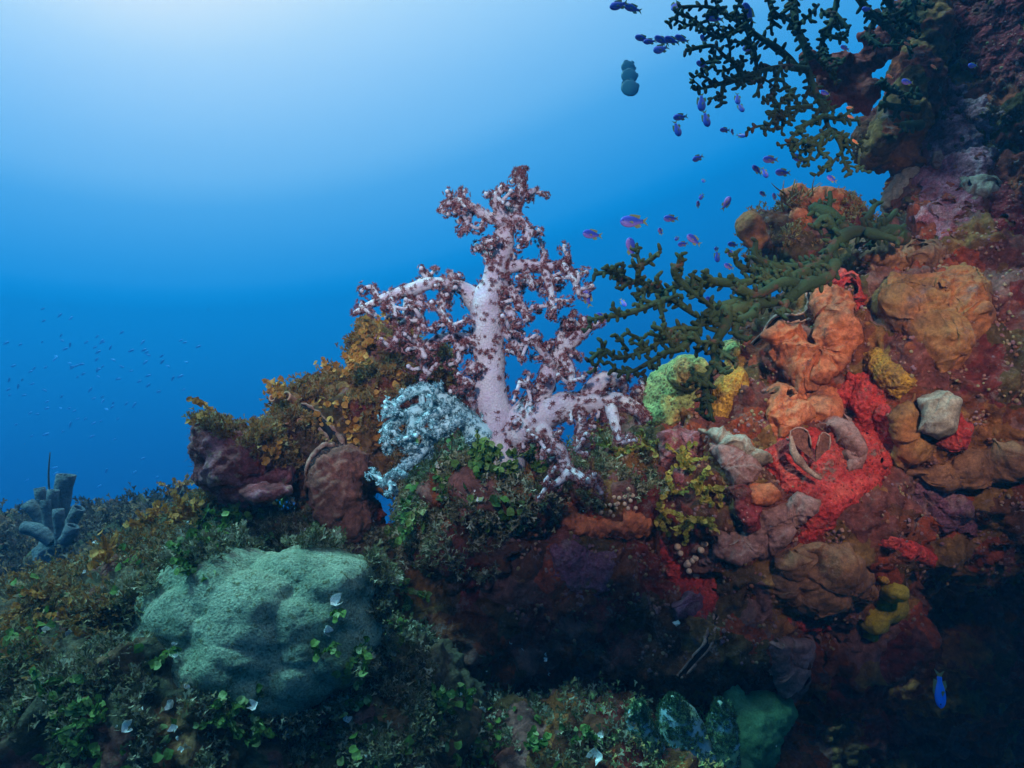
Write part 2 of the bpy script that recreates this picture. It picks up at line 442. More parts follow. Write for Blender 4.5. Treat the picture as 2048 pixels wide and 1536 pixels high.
M['mauve'] = material('mauve_sponge', [(0.3, (0.20, 0.09, 0.075)), (0.55, (0.29, 0.15, 0.13)), (0.75, (0.34, 0.20, 0.18))], 8, rough=0.8, bump=0.6, bscale=50, fine=0.22, ridge=7, grunge=0.85)
M['brown'] = material('brown_sponge', [(0.3, (0.15, 0.06, 0.03)), (0.55, (0.24, 0.105, 0.05)), (0.75, (0.30, 0.13, 0.05))], 8, bump=0.6, bscale=40, fine=0.25, ridge=8, grunge=0.85)
M['grey'] = material('grey_sponge', [(0.3, (0.20, 0.16, 0.11)), (0.55, (0.32, 0.27, 0.20)), (0.75, (0.38, 0.34, 0.28))], 9, bump=0.5, bscale=45, fine=0.2, grunge=0.70)
M['pinkrock'] = material('pink_coralline_rock', [(0.3, (0.13, 0.03, 0.03)), (0.48, (0.26, 0.06, 0.06)), (0.58, (0.40, 0.16, 0.19)), (0.72, (0.30, 0.17, 0.10))], 15, bump=1.0, bscale=50, fine=0.4, mott=((0.30, 0.20, 0.13), 28, 0.15), dist=0.02, grunge=0.60)
M['olive'] = material('olive_sponge', [(0.3, (0.22, 0.16, 0.015)), (0.6, (0.38, 0.28, 0.03))], 10, bump=0.6, bscale=45, fine=0.25, grunge=0.85)
M['bluegreen'] = material('green_lobed_sponge', [(0.3, (0.045, 0.14, 0.055)), (0.6, (0.08, 0.22, 0.10))], 10, bump=0.6, bscale=70, fine=0.35)
M['tube'] = material('tube_sponge', [(0.3, (0.09, 0.13, 0.15)), (0.6, (0.20, 0.26, 0.27))], 12, bump=1.0, bscale=40, fine=0.3, dist=0.04)  # blue-grey carries the haze of distance in the sponge colour
M['dark'] = material('painted_dark_hollow', [(0.3, (0.006, 0.004, 0.005)), (0.7, (0.012, 0.008, 0.008))], 20, bump=0.3, bscale=60)  # near-black colour standing in for shade inside shell gaps and cup openings
M['rim'] = material('shell_rim', [(0.3, (0.22, 0.10, 0.07)), (0.6, (0.42, 0.26, 0.20))], 30, bump=0.8, bscale=90)
M['shell'] = material('old_shell', [(0.3, (0.16, 0.06, 0.045)), (0.6, (0.26, 0.10, 0.07))], 25, bump=0.8, bscale=90, fine=0.3, grunge=0.85)
M['shellpale'] = material('pale_shell_edge', [(0.3, (0.22, 0.12, 0.09)), (0.6, (0.42, 0.30, 0.22))], 30, bump=0.8, bscale=90, fine=0.4)
M['leaf'] = material('green_algae_leaf', [(0.12, (0.020, 0.055, 0.012)), (0.40, (0.06, 0.15, 0.025)), (0.65, (0.16, 0.30, 0.06)), (0.85, (0.42, 0.55, 0.25))], 30, bump=0.3, bscale=90, island=True, trans=0.35, rough=0.6)
M['leafy'] = material('olive_algae_leaf', [(0.15, (0.10, 0.11, 0.015)), (0.45, (0.25, 0.22, 0.03)), (0.75, (0.50, 0.36, 0.07))], 30, bump=0.3, bscale=90, island=True, trans=0.3, rough=0.6)
M['leafo'] = material('orange_algae_leaf', [(0.15, (0.30, 0.12, 0.02)), (0.45, (0.48, 0.20, 0.03)), (0.75, (0.62, 0.34, 0.08))], 30, bump=0.3, bscale=90, island=True, trans=0.3, rough=0.6)
M['leafw'] = material('bleached_leaf', [(0.15, (0.55, 0.62, 0.55)), (0.75, (0.85, 0.88, 0.85))], 30, bump=0.3, bscale=90, island=True, trans=0.3, rough=0.6)
M['turf'] = material('turf_growth', [(0.12, (0.04, 0.05, 0.02)), (0.35, (0.10, 0.12, 0.05)), (0.55, (0.20, 0.17, 0.08)), (0.78, (0.42, 0.44, 0.30))], 9, bump=0, island=True, trans=0.3, fine=0.4)
M['turfo'] = material('turf_growth_rusty', [(0.12, (0.07, 0.05, 0.02)), (0.35, (0.20, 0.11, 0.03)), (0.55, (0.36, 0.17, 0.04)), (0.75, (0.30, 0.26, 0.13))], 6, bump=0, island=True, trans=0.3, fine=0.4)
M['turfr'] = material('turf_growth_red', [(0.12, (0.05, 0.02, 0.02)), (0.35, (0.15, 0.045, 0.035)), (0.55, (0.24, 0.10, 0.05)), (0.75, (0.30, 0.17, 0.16))], 7, bump=0, island=True, trans=0.2, fine=0.4)
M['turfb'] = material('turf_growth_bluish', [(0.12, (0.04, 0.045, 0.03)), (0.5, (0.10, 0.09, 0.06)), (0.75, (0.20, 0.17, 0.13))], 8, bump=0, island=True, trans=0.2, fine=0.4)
M['bead'] = material('cream_bead', [(0.3, (0.52, 0.34, 0.22)), (0.7, (0.72, 0.55, 0.40))], 40, bump=0.4, bscale=90, fine=0.25)
M['cup'] = material('peach_cup', [(0.3, (0.46, 0.20, 0.12)), (0.7, (0.60, 0.32, 0.20))], 40, bump=0.4, bscale=90, fine=0.25)
M['orfan'] = material('rusty_fan', [(0.3, (0.20, 0.030, 0.022)), (0.6, (0.30, 0.05, 0.035)), (0.8, (0.36, 0.10, 0.06))], 12, bump=0.8, bscale=100, fine=0.35, grunge=0.50)
def fish_mat(name, c1, c2, c3=None):
    m = bpy.data.materials.new(name); m.use_nodes = True
    t = m.node_tree; nn, ln = t.nodes.new, t.links.new; b = t.nodes['Principled BSDF']
    b.inputs['Roughness'].default_value = 0.4; b.inputs['Specular IOR Level'].default_value = 0.4
    tc = nn('ShaderNodeTexCoord'); s = nn('ShaderNodeSeparateXYZ'); ln(tc.outputs['Object'], s.inputs[0])
    mr = nn('ShaderNodeMapRange'); ln(s.outputs['Z'], mr.inputs[0]); mr.inputs[1].default_value = -0.2; mr.inputs[2].default_value = 0.12
    nz = nn('ShaderNodeTexNoise'); ln(tc.outputs['Object'], nz.inputs['Vector']); nz.inputs['Scale'].default_value = 14
    ad = nn('ShaderNodeMath'); ad.operation = 'MULTIPLY_ADD'; ln(nz.outputs['Fac'], ad.inputs[0]); ad.inputs[1].default_value = 0.4; ln(mr.outputs[0], ad.inputs[2])
    rp = nn('ShaderNodeValToRGB'); ln(ad.outputs[0], rp.inputs[0])
    rp.color_ramp.elements[0].position = 0.25; rp.color_ramp.elements[0].color = (*c2, 1)
    rp.color_ramp.elements[1].position = 0.9; rp.color_ramp.elements[1].color = (*c1, 1)
    ln(rp.outputs[0], b.inputs['Base Color'])
    return m
M['fish'] = fish_mat('violet_fish_body', (0.03, 0.07, 0.50), (0.34, 0.20, 0.62))
M['fin'] = material('fish_fin', [(0.3, (0.45, 0.42, 0.10)), (0.7, (0.30, 0.40, 0.30))], 20, bump=0, trans=0.5, coordmode='Object')
M['fishhaze'] = fish_mat('hazed_fish_body', (0.05, 0.40, 0.85), (0.05, 0.40, 0.85))  # water haze over the far school put into its body colour
M['bat'] = fish_mat('spadefish_body', (0.03, 0.16, 0.22), (0.02, 0.12, 0.20))
M['fishblue'] = fish_mat('bright_blue_fish_body', (0.02, 0.22, 0.95), (0.03, 0.25, 0.95))
M['fishor'] = fish_mat('orange_fish_body', (0.75, 0.16, 0.05), (0.85, 0.35, 0.2))
M['eye'] = material('fish_eye', [(0.3, (0.01, 0.01, 0.01)), (0.7, (0.02, 0.02, 0.02))], 10, bump=0, rough=0.2)

# ------------------------------------------------------------------ large structure: the reef
def reef_disp(V):
    W = V + 0.03 * np.stack([fbm(V + 11, 8, 2), fbm(V + 23, 8, 2), fbm(V + 37, 8, 2)], 1)
    big = fbm(W, 3.0, 3) * 0.050
    mid = fbm(W + 7, 10.0, 5, gain=0.62) * 0.028
    rid = np.clip(fbm(W + 3, 7.0, 4, ridged=True), -1.4, 1.0) * 0.030
    wl = (0.55 - worley(W, 14.0)) * 0.045
    w2 = (0.5 - worley(W + 9, 38.0)) * 0.016
    far = np.clip((V[:, 1] - 3.0) / 2, 0, 1)
    return (big + mid + rid + wl + w2) * (1 + far)
reef_blobs = [
    # mound under the soft coral and the ridge running right
    (960, 1030, 2.32, 120, 120, .20), (1005, 985, 2.24, 115, 75, .17), (940, 985, 2.28, 80, 65, .15), (1100, 1150, 2.5, 300, 185, .36), (1250, 1010, 2.45, 170, 120, .22),
    (1500, 1010, 2.55, 330, 250, .42), (1430, 870, 2.52, 180, 120, .22), (1620, 720, 2.55, 130, 130, .20),
    (1860, 830, 2.65, 340, 330, .46), (1740, 620, 2.62, 120, 120, .22),
    # tall wall at the right
    (2110, 240, 2.95, 270, 430, .5), (2000, 480, 2.8, 200, 170, .35), (1890, 560, 2.7, 170, 130, .3),
    (1800, 275, 2.9, 72, 62, .16), (1880, 60, 3.0, 60, 160, .15), (1850, 420, 2.85, 70, 60, .15), (1880, 330, 2.9, 80, 100, .2),
    # undercut below the ridge
    (1350, 1240, 2.5, 280, 190, .36), (1620, 1210, 2.68, 190, 180, .32), (900, 1320, 2.45, 260, 260, .3), (1000, 1250, 2.4, 200, 150, .25),
    (1560, 1330, 2.8, 100, 120, .2),
    # dark back wall of the recess
    (1850, 1560, 3.7, 620, 560, .45), (2120, 1120, 3.4, 260, 360, .4), (1880, 1230, 3.35, 230, 200, .3),
    # bottom centre
    (1050, 1640, 2.0, 420, 200, .35), (1420, 1640, 2.3, 240, 240, .3),
]
V, Q = blob_mesh(reef_blobs, 0.0090, reef_disp)
print('reef', len(V), len(Q))
reef = build('reef_rock', V, Q, M['reef']); tag(reef, kind='structure')
REEF = (V, Q); add_bvh(V, Q)
left_blobs = [
    (300, 1440, 1.95, 470, 280, .42), (560, 1190, 2.3, 250, 130, .3), (150, 1420, 2.0, 360, 220, .4), (700, 1480, 1.95, 260, 190, .3),
    (430, 1110, 2.35, 130, 85, .2), (330, 1170, 2.4, 120, 80, .2), (720, 1150, 2.4, 100, 76, .15),
]
V, Q = blob_mesh(left_blobs, 0.0090, reef_disp)
lreef = build('turf_covered_rock', V, Q, M['reef_green']); tag(lreef, kind='structure')
LREEF = (V, Q); add_bvh(V, Q)
arch_blobs = [
    (715, 885, 2.55, 115, 110, .20), (795, 800, 2.6, 90, 95, .18), (640, 895, 2.5, 78, 92, .18), (590, 850, 2.5, 42, 62, .12), (770, 705, 2.62, 40, 40, .10), (690, 800, 2.56, 60, 44, .12),
    (860, 850, 2.62, 75, 110, .15), (690, 1010, 2.55, 62, 110, .14), (885, 940, 2.5, 50, 50, .12),
]
V, Q = blob_mesh(arch_blobs, 0.0090, reef_disp)
arch = build('rock_arch', V, Q, M['reef']); tag(arch, kind='structure')
ARCH = (V, Q); add_bvh(V, Q)
far_blobs = [(150, 1270, 4.6, 330, 205, 1.0), (290, 1130, 4.0, 100, 100, .4), (-60, 1200, 4.2, 110, 130, .5), (40, 1150, 4.8, 150, 70, .5), (180, 1110, 4.4, 120, 70, .4)]
V, Q = blob_mesh(far_blobs, 0.022, reef_disp)
far = build('far_slope', V, Q, M['reef_green']); tag(far, kind='structure')
FAR = (V, Q); add_bvh(V, Q)
# the sea floor far below the drop-off
g = 60
xs = np.linspace(-25, 25, g); ys = np.linspace(-4, 21, g)
X, Y = np.meshgrid(xs, ys); GV = np.stack([X.ravel(), Y.ravel(), 0 * X.ravel()], 1)
GV[:, 2] = -14 + 1.2 * fbm(GV, 0.12, 4)
GF = [(j * g + i, j * g + i + 1, (j + 1) * g + i + 1, (j + 1) * g + i) for j in range(g - 1) for i in range(g - 1)]
sea = build('seabed', GV, GF, M['reef_green']); tag(sea, kind='structure')

# ------------------------------------------------------------------ lumps: sponges, boulders, massive corals
LUMPS = []
def lump(name, label, cat, mat, blobs, voxel=0.007, amp=(0.015, 0.006, 0.004), sc=(6, 22, 60), group=None, bvh=True, extra=None):
    def dp(V):
        d = fbm(V, sc[0], 3) * amp[0] + fbm(V + 5, sc[1], 3) * amp[1] + (0.5 - worley(V, sc[2])) * amp[2]
        if extra is not None: d = d + extra(V)
        return d
    V, Q = blob_mesh(blobs, voxel, dp)
    o = build(name, V, Q, mat)
    if label: tag(o, label, cat, group)
    if bvh: add_bvh(V, Q)
    LUMPS.append((V, Q))
    return o, V, Q
def on(px, py, rx, ry, rd, sink=0.5, rot=0):
    """a blob resting in the reef surface seen at px, py"""
    p, n = surf(px, py)
    d = p[1] + rd * sink
    return (px, py, d, rx, ry, rd, rot)

brain, BV, BQ = lump('boulder_coral', 'large lumpy pale green boulder coral in the lower left foreground', 'coral', M['brain'],
    [(510, 1235, 1.80, 245, 128, .17, -6), (330, 1290, 1.78, 75, 90, .12), (310, 1340, 1.76, 50, 70, .1), (600, 1165, 1.82, 150, 66, .13), (450, 1330, 1.74, 165, 105, .14, 12), (600, 1310, 1.76, 120, 95, .13),
     (400, 1395, 1.70, 95, 45, .10), (705, 1165, 1.86, 66, 46, .09), (360, 1245, 1.80, 90, 66, .11), (540, 1370, 1.74, 110, 52, .1)],
    0.0065, (0.010, 0.003, 0.0022), (7, 26, 130), extra=lambda V: np.sqrt(np.maximum(0.02, 0.9 - worley(V + fbm(V, 6, 2)[:, None] * .03, 8.5) ** 2)) * 0.050 - 0.035)
pink, KV, KQ = lump('encrusted_boulder', 'dark red blocky boulder with pink crust and flat slanting top, left of the ridge', 'rock', M['pinkrock'],
    [(475, 925, 2.25, 88, 55, .12, 24), (430, 895, 2.25, 48, 44, .10), (545, 955, 2.28, 42, 34, .08), (408, 868, 2.25, 26, 26, .06), (500, 980, 2.26, 70, 34, .1), (440, 940, 2.26, 40, 34, .08)], 0.005, (0.014, 0.010, 0.010), (9, 26, 55))
pk2, _, _ = lump('pink_coralline_lump', 'small knobbly pink coralline lump in front of the dark red boulder', 'coral', M['pinkrock'],
    [(525, 985, 2.12, 45, 17, .06), (560, 980, 2.12, 25, 12, .04)], 0.005, (0.006, 0.005, 0.008), (12, 30, 55))

# outcrop behind the green tree coral
_, OV, OQ = lump('reef_outcrop', 'dark overgrown rock outcrop standing behind the lower green tree coral', 'rock', M['reef'],
     [(1590, 500, 2.85, 90, 75, .14), (1660, 470, 2.85, 80, 80, .14), (1540, 470, 2.85, 40, 50, .08), (1600, 430, 2.9, 45, 30, .08), (1700, 560, 2.8, 90, 60, .14)], 0.007, (0.02, 0.014, 0.014), (8, 22, 45))
lump('ball_sponge', 'round tan sponge ball with green top on the left end of the outcrop', 'sponge', M['tan'],
     [(1500, 455, 2.75, 30, 32, .055), (1512, 480, 2.75, 24, 22, .05)], 0.004, (0.004, 0.001, 0.003), (14, 40, 120))
lump('orange_leather_coral', 'orange humped leather coral lying over the top of the outcrop', 'coral', M['orange'],
     [(1640, 400, 2.8, 62, 24, .08, 5), (1690, 415, 2.8, 34, 26, .06), (1590, 392, 2.8, 30, 22, .05), (1660, 430, 2.78, 40, 22, .06), (1600, 440, 2.76, 20, 26, .04)], 0.005, (0.008, 0.006, 0.004), (10, 30, 90))
OUTC = (OV, OQ)
# yellow-green corals left of the red reef
lump('lime_mottled_coral', 'mottled lime and rust coral mound beside the right arm of the white soft coral', 'coral', M['lime'],
     [on(1345, 790, 60, 72, .10, .35, -25), on(1375, 745, 45, 35, .08, .4), on(1320, 830, 40, 35, .07, .4)], 0.005, (0.008, 0.004, 0.004), (10, 30, 80))
lump('yellow_pitted_sponge', 'yellow ochre pitted sponge between the lime coral and the orange folds', 'sponge', M['yellow'],
     [on(1455, 790, 34, 60, .08, .3, -28), on(1480, 730, 28, 42, .07, .3, -30), on(1435, 820, 26, 30, .06, .3)], 0.005, (0.008, 0.004, 0.004), (10, 30, 90))
def ridges(freq, amp, ax):
    a = np.array(ax, float); a /= np.linalg.norm(a)
    return lambda V: amp * np.sin((V @ a) * freq + fbm(V, 7, 2) * 5)
lump('olive_hanging_sponge', 'olive yellow lobed sponge hanging over the dark recess', 'sponge', M['olive'],
     [on(1760, 1205, 46, 40, .08, .1), on(1785, 1180, 24, 24, .05, .1), on(1745, 1245, 30, 22, .05, .1), on(1740, 1270, 18, 16, .04, .1)], 0.006, (0.012, 0.005, 0.003), (10, 26, 60))
lump('yellow_knob_sponge', 'small bright yellow knob on top of the olive hanging sponge', 'sponge', M['yellow'],
     [on(1768, 1160, 13, 9, .02, .1)], 0.004, (0.004, 0.002, 0.001), (20, 40, 80))
lump('green_lobed_sponge', 'deep green lobed sponge at the bottom right of the pale soft coral', 'sponge', M['bluegreen'],
     [(1500, 1480, 2.12, 60, 75, .09), (1530, 1430, 2.15, 50, 40, .08), (1565, 1425, 2.16, 24, 24, .05), (1460, 1540, 2.1, 60, 60, .09), (1470, 1410, 2.14, 26, 40, .05)], 0.006, (0.014, 0.006, 0.005), (8, 26, 70))
lump('hanging_rock', 'dark rock knob hanging from the wall above the gap of water', 'rock', M['reef'],
     [(1800, 250, 2.72, 55, 60, .12), (1770, 285, 2.72, 42, 36, .1), (1830, 180, 2.75, 50, 90, .12), (1810, 320, 2.75, 40, 22, .08), (1850, 60, 2.8, 50, 120, .12)], 0.007, (0.02, 0.012, 0.012), (8, 24, 50))
lump('pale_wall_ledge', 'pale bluish rock ledge at the foot of the wall beside the water gap', 'rock', M['grey'],
     [on(1790, 385, 16, 40, .06, .3, -30), on(1815, 350, 20, 26, .05, .3)], 0.006, (0.012, 0.006, 0.004), (10, 30, 60))
for (label, blobs) in [
    ('dull rusty red fan sponge behind the top tree coral, the broad lower one', [(1690, 150, 2.55, 56, 50, .03, 20), (1725, 190, 2.55, 34, 34, .03), (1640, 130, 2.5, 30, 24, .02), (1665, 200, 2.52, 30, 16, .02), (1745, 110, 2.6, 26, 40, .03)]),
    ('dull rusty red fan sponge high in the corner beside the dark wall', [(1790, 50, 2.65, 30, 40, .04), (1770, 95, 2.65, 34, 22, .04), (1730, 75, 2.6, 16, 12, .02)])]:
    lump('fan_sponge', label, 'sponge', M['orfan'], blobs, 0.005, (0.012, 0.008, 0.006), (12, 30, 70), group='rusty fan sponges behind the top tree coral', extra=lambda V: fbm(V, 14, 3) * 0.02)

# ------------------------------------------------------------------ crusts: thin living sheets that follow the rock
from mathutils.geometry import intersect_point_line
def poly_dist(x, y, poly):
    poly = np.asarray(poly, float); n = len(poly)
    inside = np.zeros(len(x), bool); best = np.full(len(x), 1e9)
    for i in range(n):
        x1, y1 = poly[i]; x2, y2 = poly[(i + 1) % n]
        cond = ((y1 > y) != (y2 > y)) & (x < (x2 - x1) * (y - y1) / (y2 - y1 + 1e-12) + x1)
        inside ^= cond
        dx, dy = x2 - x1, y2 - y1
        t = np.clip(((x - x1) * dx + (y - y1) * dy) / (dx * dx + dy * dy + 1e-12), 0, 1)
        best = np.minimum(best, np.hypot(x - x1 - t * dx, y - y1 - t * dy))
    return np.where(inside, best, -best)
def subsurf(V, Q, lv=1):
    me = bpy.data.meshes.new('tmp'); me.from_pydata(V.tolist(), [], Q.tolist())
    o = bpy.data.objects.new('tmp', me); C.objects.link(o)
    md = o.modifiers.new('s', 'SUBSURF'); md.levels = lv; md.render_levels = lv
    dg = bpy.context.evaluated_depsgraph_get()
    m2 = bpy.data.meshes.new_from_object(o.evaluated_get(dg))
    A = np.empty(len(m2.vertices) * 3); m2.vertices.foreach_get('co', A)
    li = np.empty(len(m2.loops), int); m2.loops.foreach_get('vertex_index', li)
    bpy.data.objects.remove(o); bpy.data.meshes.remove(me); bpy.data.meshes.remove(m2)
    return A.reshape(-1, 3), li.reshape(-1, 4)
CRUSTS = []
def crust(name, label, cat, mat, polys, thick=0.012, ragged=14, src=None, rough_amp=0.5, group=None, edge=24.0, extra=None, lv=2, smooth=10, tol=0.16, view=0.25):
    V, Q = src or REEF
    px, py = topix(V)
    def dist(V):
        px, py = topix(V); sd = np.full(len(V), -1e9)
        for pl in polys: sd = np.maximum(sd, poly_dist(px, py, pl))
        return sd + fbm(V, 16, 3) * ragged
    sd = dist(V)
    vn = vnormals(V, Q)
    face_view = (vn * (V / np.linalg.norm(V, axis=1)[:, None])).sum(1) < view
    cand = np.where((sd > -6) & face_view & (V[:, 1] > 0.2))[0]
    vis = np.zeros(len(V), bool)
    bv = BVHS[0]
    for i in cand:
        dvec = Vector(V[i]); dist_ = dvec.length
        h = bv.ray_cast(Vector((0, 0, 0)), dvec / dist_, dist_ - tol)
        vis[i] = h[0] is None
    q = Q[vis[Q].all(1)]
    if len(q) == 0:
        print('EMPTY crust', label); return None
    lab_ = np.arange(len(V))
    while True:
        mn = lab_[q].min(1); old = lab_.copy()
        for k in range(4): np.minimum.at(lab_, q[:, k], mn)
        lab_ = lab_[lab_]
        if (lab_ == old).all(): break
    fl = lab_[q[:, 0]]; u_, c_ = np.unique(fl, return_counts=True); q = q[fl == u_[c_.argmax()]]
    ids, inv = np.unique(q.ravel(), return_inverse=True)
    B, Bq = V[ids].copy(), inv.reshape(-1, 4)
    E = np.concatenate([Bq[:, [0, 1]], Bq[:, [1, 2]], Bq[:, [2, 3]], Bq[:, [3, 0]]])
    cnt = np.bincount(E[:, 0], minlength=len(B)) + np.bincount(E[:, 1], minlength=len(B))
    w0 = np.clip(dist(B) / 16, 0, 1)[:, None]
    for _ in range(smooth):
        acc = np.stack([np.bincount(E[:, 0], B[E[:, 1], c], len(B)) + np.bincount(E[:, 1], B[E[:, 0], c], len(B)) for c in range(3)], 1) / np.maximum(cnt, 1)[:, None]
        B = B * (1 - 0.7 * w0) + acc * 0.7 * w0
    B = B + vn[ids] * (0.006 * w0)
    Vv, Qv = subsurf(B, Bq, lv)
    nn_ = vnormals(Vv, Qv)
    wgt = np.clip(dist(Vv) / edge, 0, 1); wgt = wgt * (2 - wgt)
    h = thick * wgt * (1 + rough_amp * fbm(Vv + 2, 10, 4) * 0.8) + wgt * (0.008 * (0.5 - worley(Vv, 38)) + 0.0065 * fbm(Vv, 32, 5, gain=.62)) - 0.006 * (1 - wgt)
    if extra is not None: h = h + wgt * extra(Vv)
    Vn = Vv + nn_ * h[:, None]
    o = build(name, Vn, Qv, mat)
    tag(o, label, cat, group)
    add_bvh(Vn, Qv); CRUSTS.append((Vn, Qv))
    return o
def ridges(freq, amp, ax):
    a = np.array(ax, float); a /= np.linalg.norm(a)
    return lambda V: amp * np.sin((V @ a) * freq + fbm(V, 7, 2) * 5)
crust('tan_sponge', 'largest tan brown sponge, heart shaped, on the right below the wall', 'sponge', M['tan'],
      [[(1738, 590), (1790, 545), (1850, 545), (1930, 530), (1985, 570), (1992, 640), (1955, 690), (1920, 745), (1880, 748), (1840, 690), (1780, 660), (1740, 630)]], 0.055, 6, edge=50, rough_amp=.7, smooth=22, tol=.5, view=.8)
crust('orange_plate_sponge', 'tall upright orange sponge plate with fine swirling ridges under the tree coral', 'sponge', M['orange'],
      [[(1612, 588), (1650, 575), (1705, 590), (1722, 640), (1708, 700), (1685, 745), (1645, 775), (1610, 760), (1625, 700), (1632, 650)]], 0.050, 6, edge=22, rough_amp=.8, extra=ridges(190, 0.0022, (1, .2, .25)), lv=2, smooth=22, tol=.4, view=.7)
crust('orange_folded_sponge', 'orange sponge with thick slanting folds left of the tall orange plate', 'sponge', M['orange'],
      [[(1530, 665), (1560, 640), (1600, 655), (1635, 700), (1640, 770), (1600, 785), (1575, 750), (1545, 720)]], 0.045, 6, edge=18, rough_amp=.5, extra=ridges(75, 0.011, (1, .1, .75)), lv=2, smooth=22, tol=.4, view=.7)
crust('smooth_orange_sponge', 'smooth flat orange sponge slab just above the open shell', 'sponge', M['orange'],
      [[(1540, 770), (1620, 765), (1680, 795), (1670, 840), (1610, 850), (1560, 885), (1530, 830)]], 0.035, 6, edge=20)
crust('lime_crust_coral', 'small bright lime coral patch under the green tree coral', 'coral', M['lime'],
      [[(1400, 700), (1440, 680), (1500, 690), (1480, 715), (1420, 725)]], 0.03, 6, edge=14)
crust('ochre_wrinkled_sponge', 'ochre wrinkled sponge sheet below the grey brown lump', 'sponge', M['tan'],
      [[(1778, 830), (1830, 790), (1860, 860), (1900, 885), (1860, 925), (1790, 935), (1782, 880)]], 0.035, 8)
crust('rust_ledge_sponge', 'rust coloured sponge ledge at the right edge below the tan sponge', 'sponge', M['brown'],
      [[(1800, 945), (1880, 925), (2000, 880), (2060, 890), (2060, 950), (1900, 978)]], 0.05, 8)
crust('brown_swirled_sponge', 'dark brown sponge with swirled surface under the ridge, right of centre', 'sponge', M['brown'],
      [[(1545, 1100), (1640, 1080), (1720, 1110), (1745, 1180), (1690, 1212), (1600, 1218), (1540, 1190)]], 0.05, 10, extra=ridges(110, 0.0035, (.4, .2, 1)))
crust('mauve_smooth_sponge', 'mauve brown smooth sponge left of the red crust', 'sponge', M['mauve'],
      [[(1410, 880), (1480, 885), (1528, 940), (1520, 968), (1470, 975), (1440, 940)]], 0.035, 8)
crust('mauve_veined_sponge', 'broad dull mauve veined sponge under the red crust', 'sponge', M['mauve'],
      [[(1440, 1060), (1500, 1060), (1520, 1018), (1600, 990), (1650, 1000), (1600, 1060), (1570, 1110), (1480, 1130), (1400, 1130)]], 0.03, 12)
crust('small_orange_sponge', 'small plain orange sponge patch below the mauve sponge', 'sponge', M['orange'],
      [[(1490, 965), (1545, 958), (1570, 1000), (1535, 1018), (1490, 1008)]], 0.025, 6)
crust('hanging_maroon_sponge', 'dull maroon sponge tapering down into the dark recess at bottom centre', 'sponge', M['mauve'],
      [[(1530, 1280), (1640, 1270), (1620, 1340), (1590, 1400), (1550, 1412), (1540, 1340)]], 0.04, 8)
crust('purple_lump_sponge', 'rounded dusky purple sponge left of the long dark crack', 'sponge', M['purple'],
      [[(1338, 1205), (1370, 1188), (1408, 1200), (1405, 1230), (1350, 1242)]], 0.05, 5, edge=16)
crust('arched_sponge', 'smooth greyish pink arched sponge hooding the open shell from the right', 'sponge', M['mauve'],
      [[(1625, 848), (1660, 836), (1700, 855), (1722, 900), (1714, 948), (1690, 952), (1684, 905), (1655, 872)]], 0.05, 3, edge=18)
crust('grey_sponge', 'grey brown angular sponge lump right of the red crust', 'sponge', M['grey'],
      [[(1835, 795), (1870, 783), (1905, 812), (1914, 858), (1880, 876), (1845, 852)]], 0.07, 4, edge=24)
crust('rust_crust', 'rust brown crust spread on the shoulder above the tan sponge', 'sponge', M['brown'],
      [[(1690, 470), (1800, 470), (1900, 490), (1880, 530), (1780, 540), (1700, 520)]], 0.03, 12)
crust('ochre_crust', 'dark ochre crust in the gully between the orange plate and tan sponge', 'sponge', M['yellow'],
      [[(1715, 700), (1760, 690), (1830, 760), (1800, 800), (1750, 770)]], 0.02, 12)
crust('grey_crust', 'pale grey pitted crust at the left end of the mauve sponge', 'sponge', M['grey'],
      [[(1400, 860), (1450, 865), (1500, 880), (1545, 930), (1500, 930), (1440, 900)]], 0.045, 8)
crust('red_encrusting_sponge', 'large bright red crust curling round the open shell', 'sponge', M['red'],
      [[(1655, 790), (1700, 742), (1745, 745), (1778, 800), (1792, 870), (1787, 940), (1752, 985), (1702, 1012), (1668, 1062), (1615, 1092), (1585, 1075), (1628, 1010), (1570, 988), (1532, 938), (1513, 905), (1560, 875), (1600, 850), (1690, 860), (1700, 830)]], 0.016, 10)
crust('red_encrusting_sponge', 'narrow red crust strip running down to the long dark crack', 'sponge', M['red'],
      [[(1320, 1080), (1345, 1110), (1380, 1150), (1435, 1150), (1440, 1200), (1415, 1240), (1385, 1240), (1350, 1180), (1322, 1130)]], 0.014, 8)
crust('red_encrusting_sponge', 'crimson crust cap on top of the tall orange plate', 'sponge', M['red'],
      [[(1650, 560), (1680, 535), (1715, 560), (1728, 600), (1712, 640), (1690, 600)]], 0.05, 6)
crust('red_encrusting_sponge', 'rusty red crust band under the brown swirled sponge', 'sponge', M['red'],
      [[(1570, 1230), (1600, 1215), (1650, 1240), (1680, 1262), (1600, 1268)]], 0.03, 6)
crust('red_encrusting_sponge', 'red crust tongue between the grey lump and the right edge', 'sponge', M['red'],
      [[(1880, 860), (1920, 820), (1940, 850), (1930, 880), (1900, 905), (1860, 900)]], 0.05, 6)
crust('red_encrusting_sponge', 'dull red crust lobe at the right above the dark recess', 'sponge', M['red'],
      [[(1770, 1060), (1830, 1080), (1880, 1110), (1870, 1150), (1800, 1110), (1760, 1090)]], 0.02, 8)
crust('maroon_crust', 'maroon speckled crust patch below the mauve smooth sponge', 'coral', M['maroon'],
      [[(1455, 975), (1490, 970), (1500, 1010), (1530, 1010), (1515, 1055), (1495, 1060), (1470, 1020)]], 0.05, 8)
crust('pink_crust', 'pink and crimson crust beside the olive leafy algae', 'coral', M['pinkrock'],
      [[(1310, 870), (1360, 850), (1400, 870), (1395, 930), (1350, 975), (1320, 930)]], 0.03, 10)
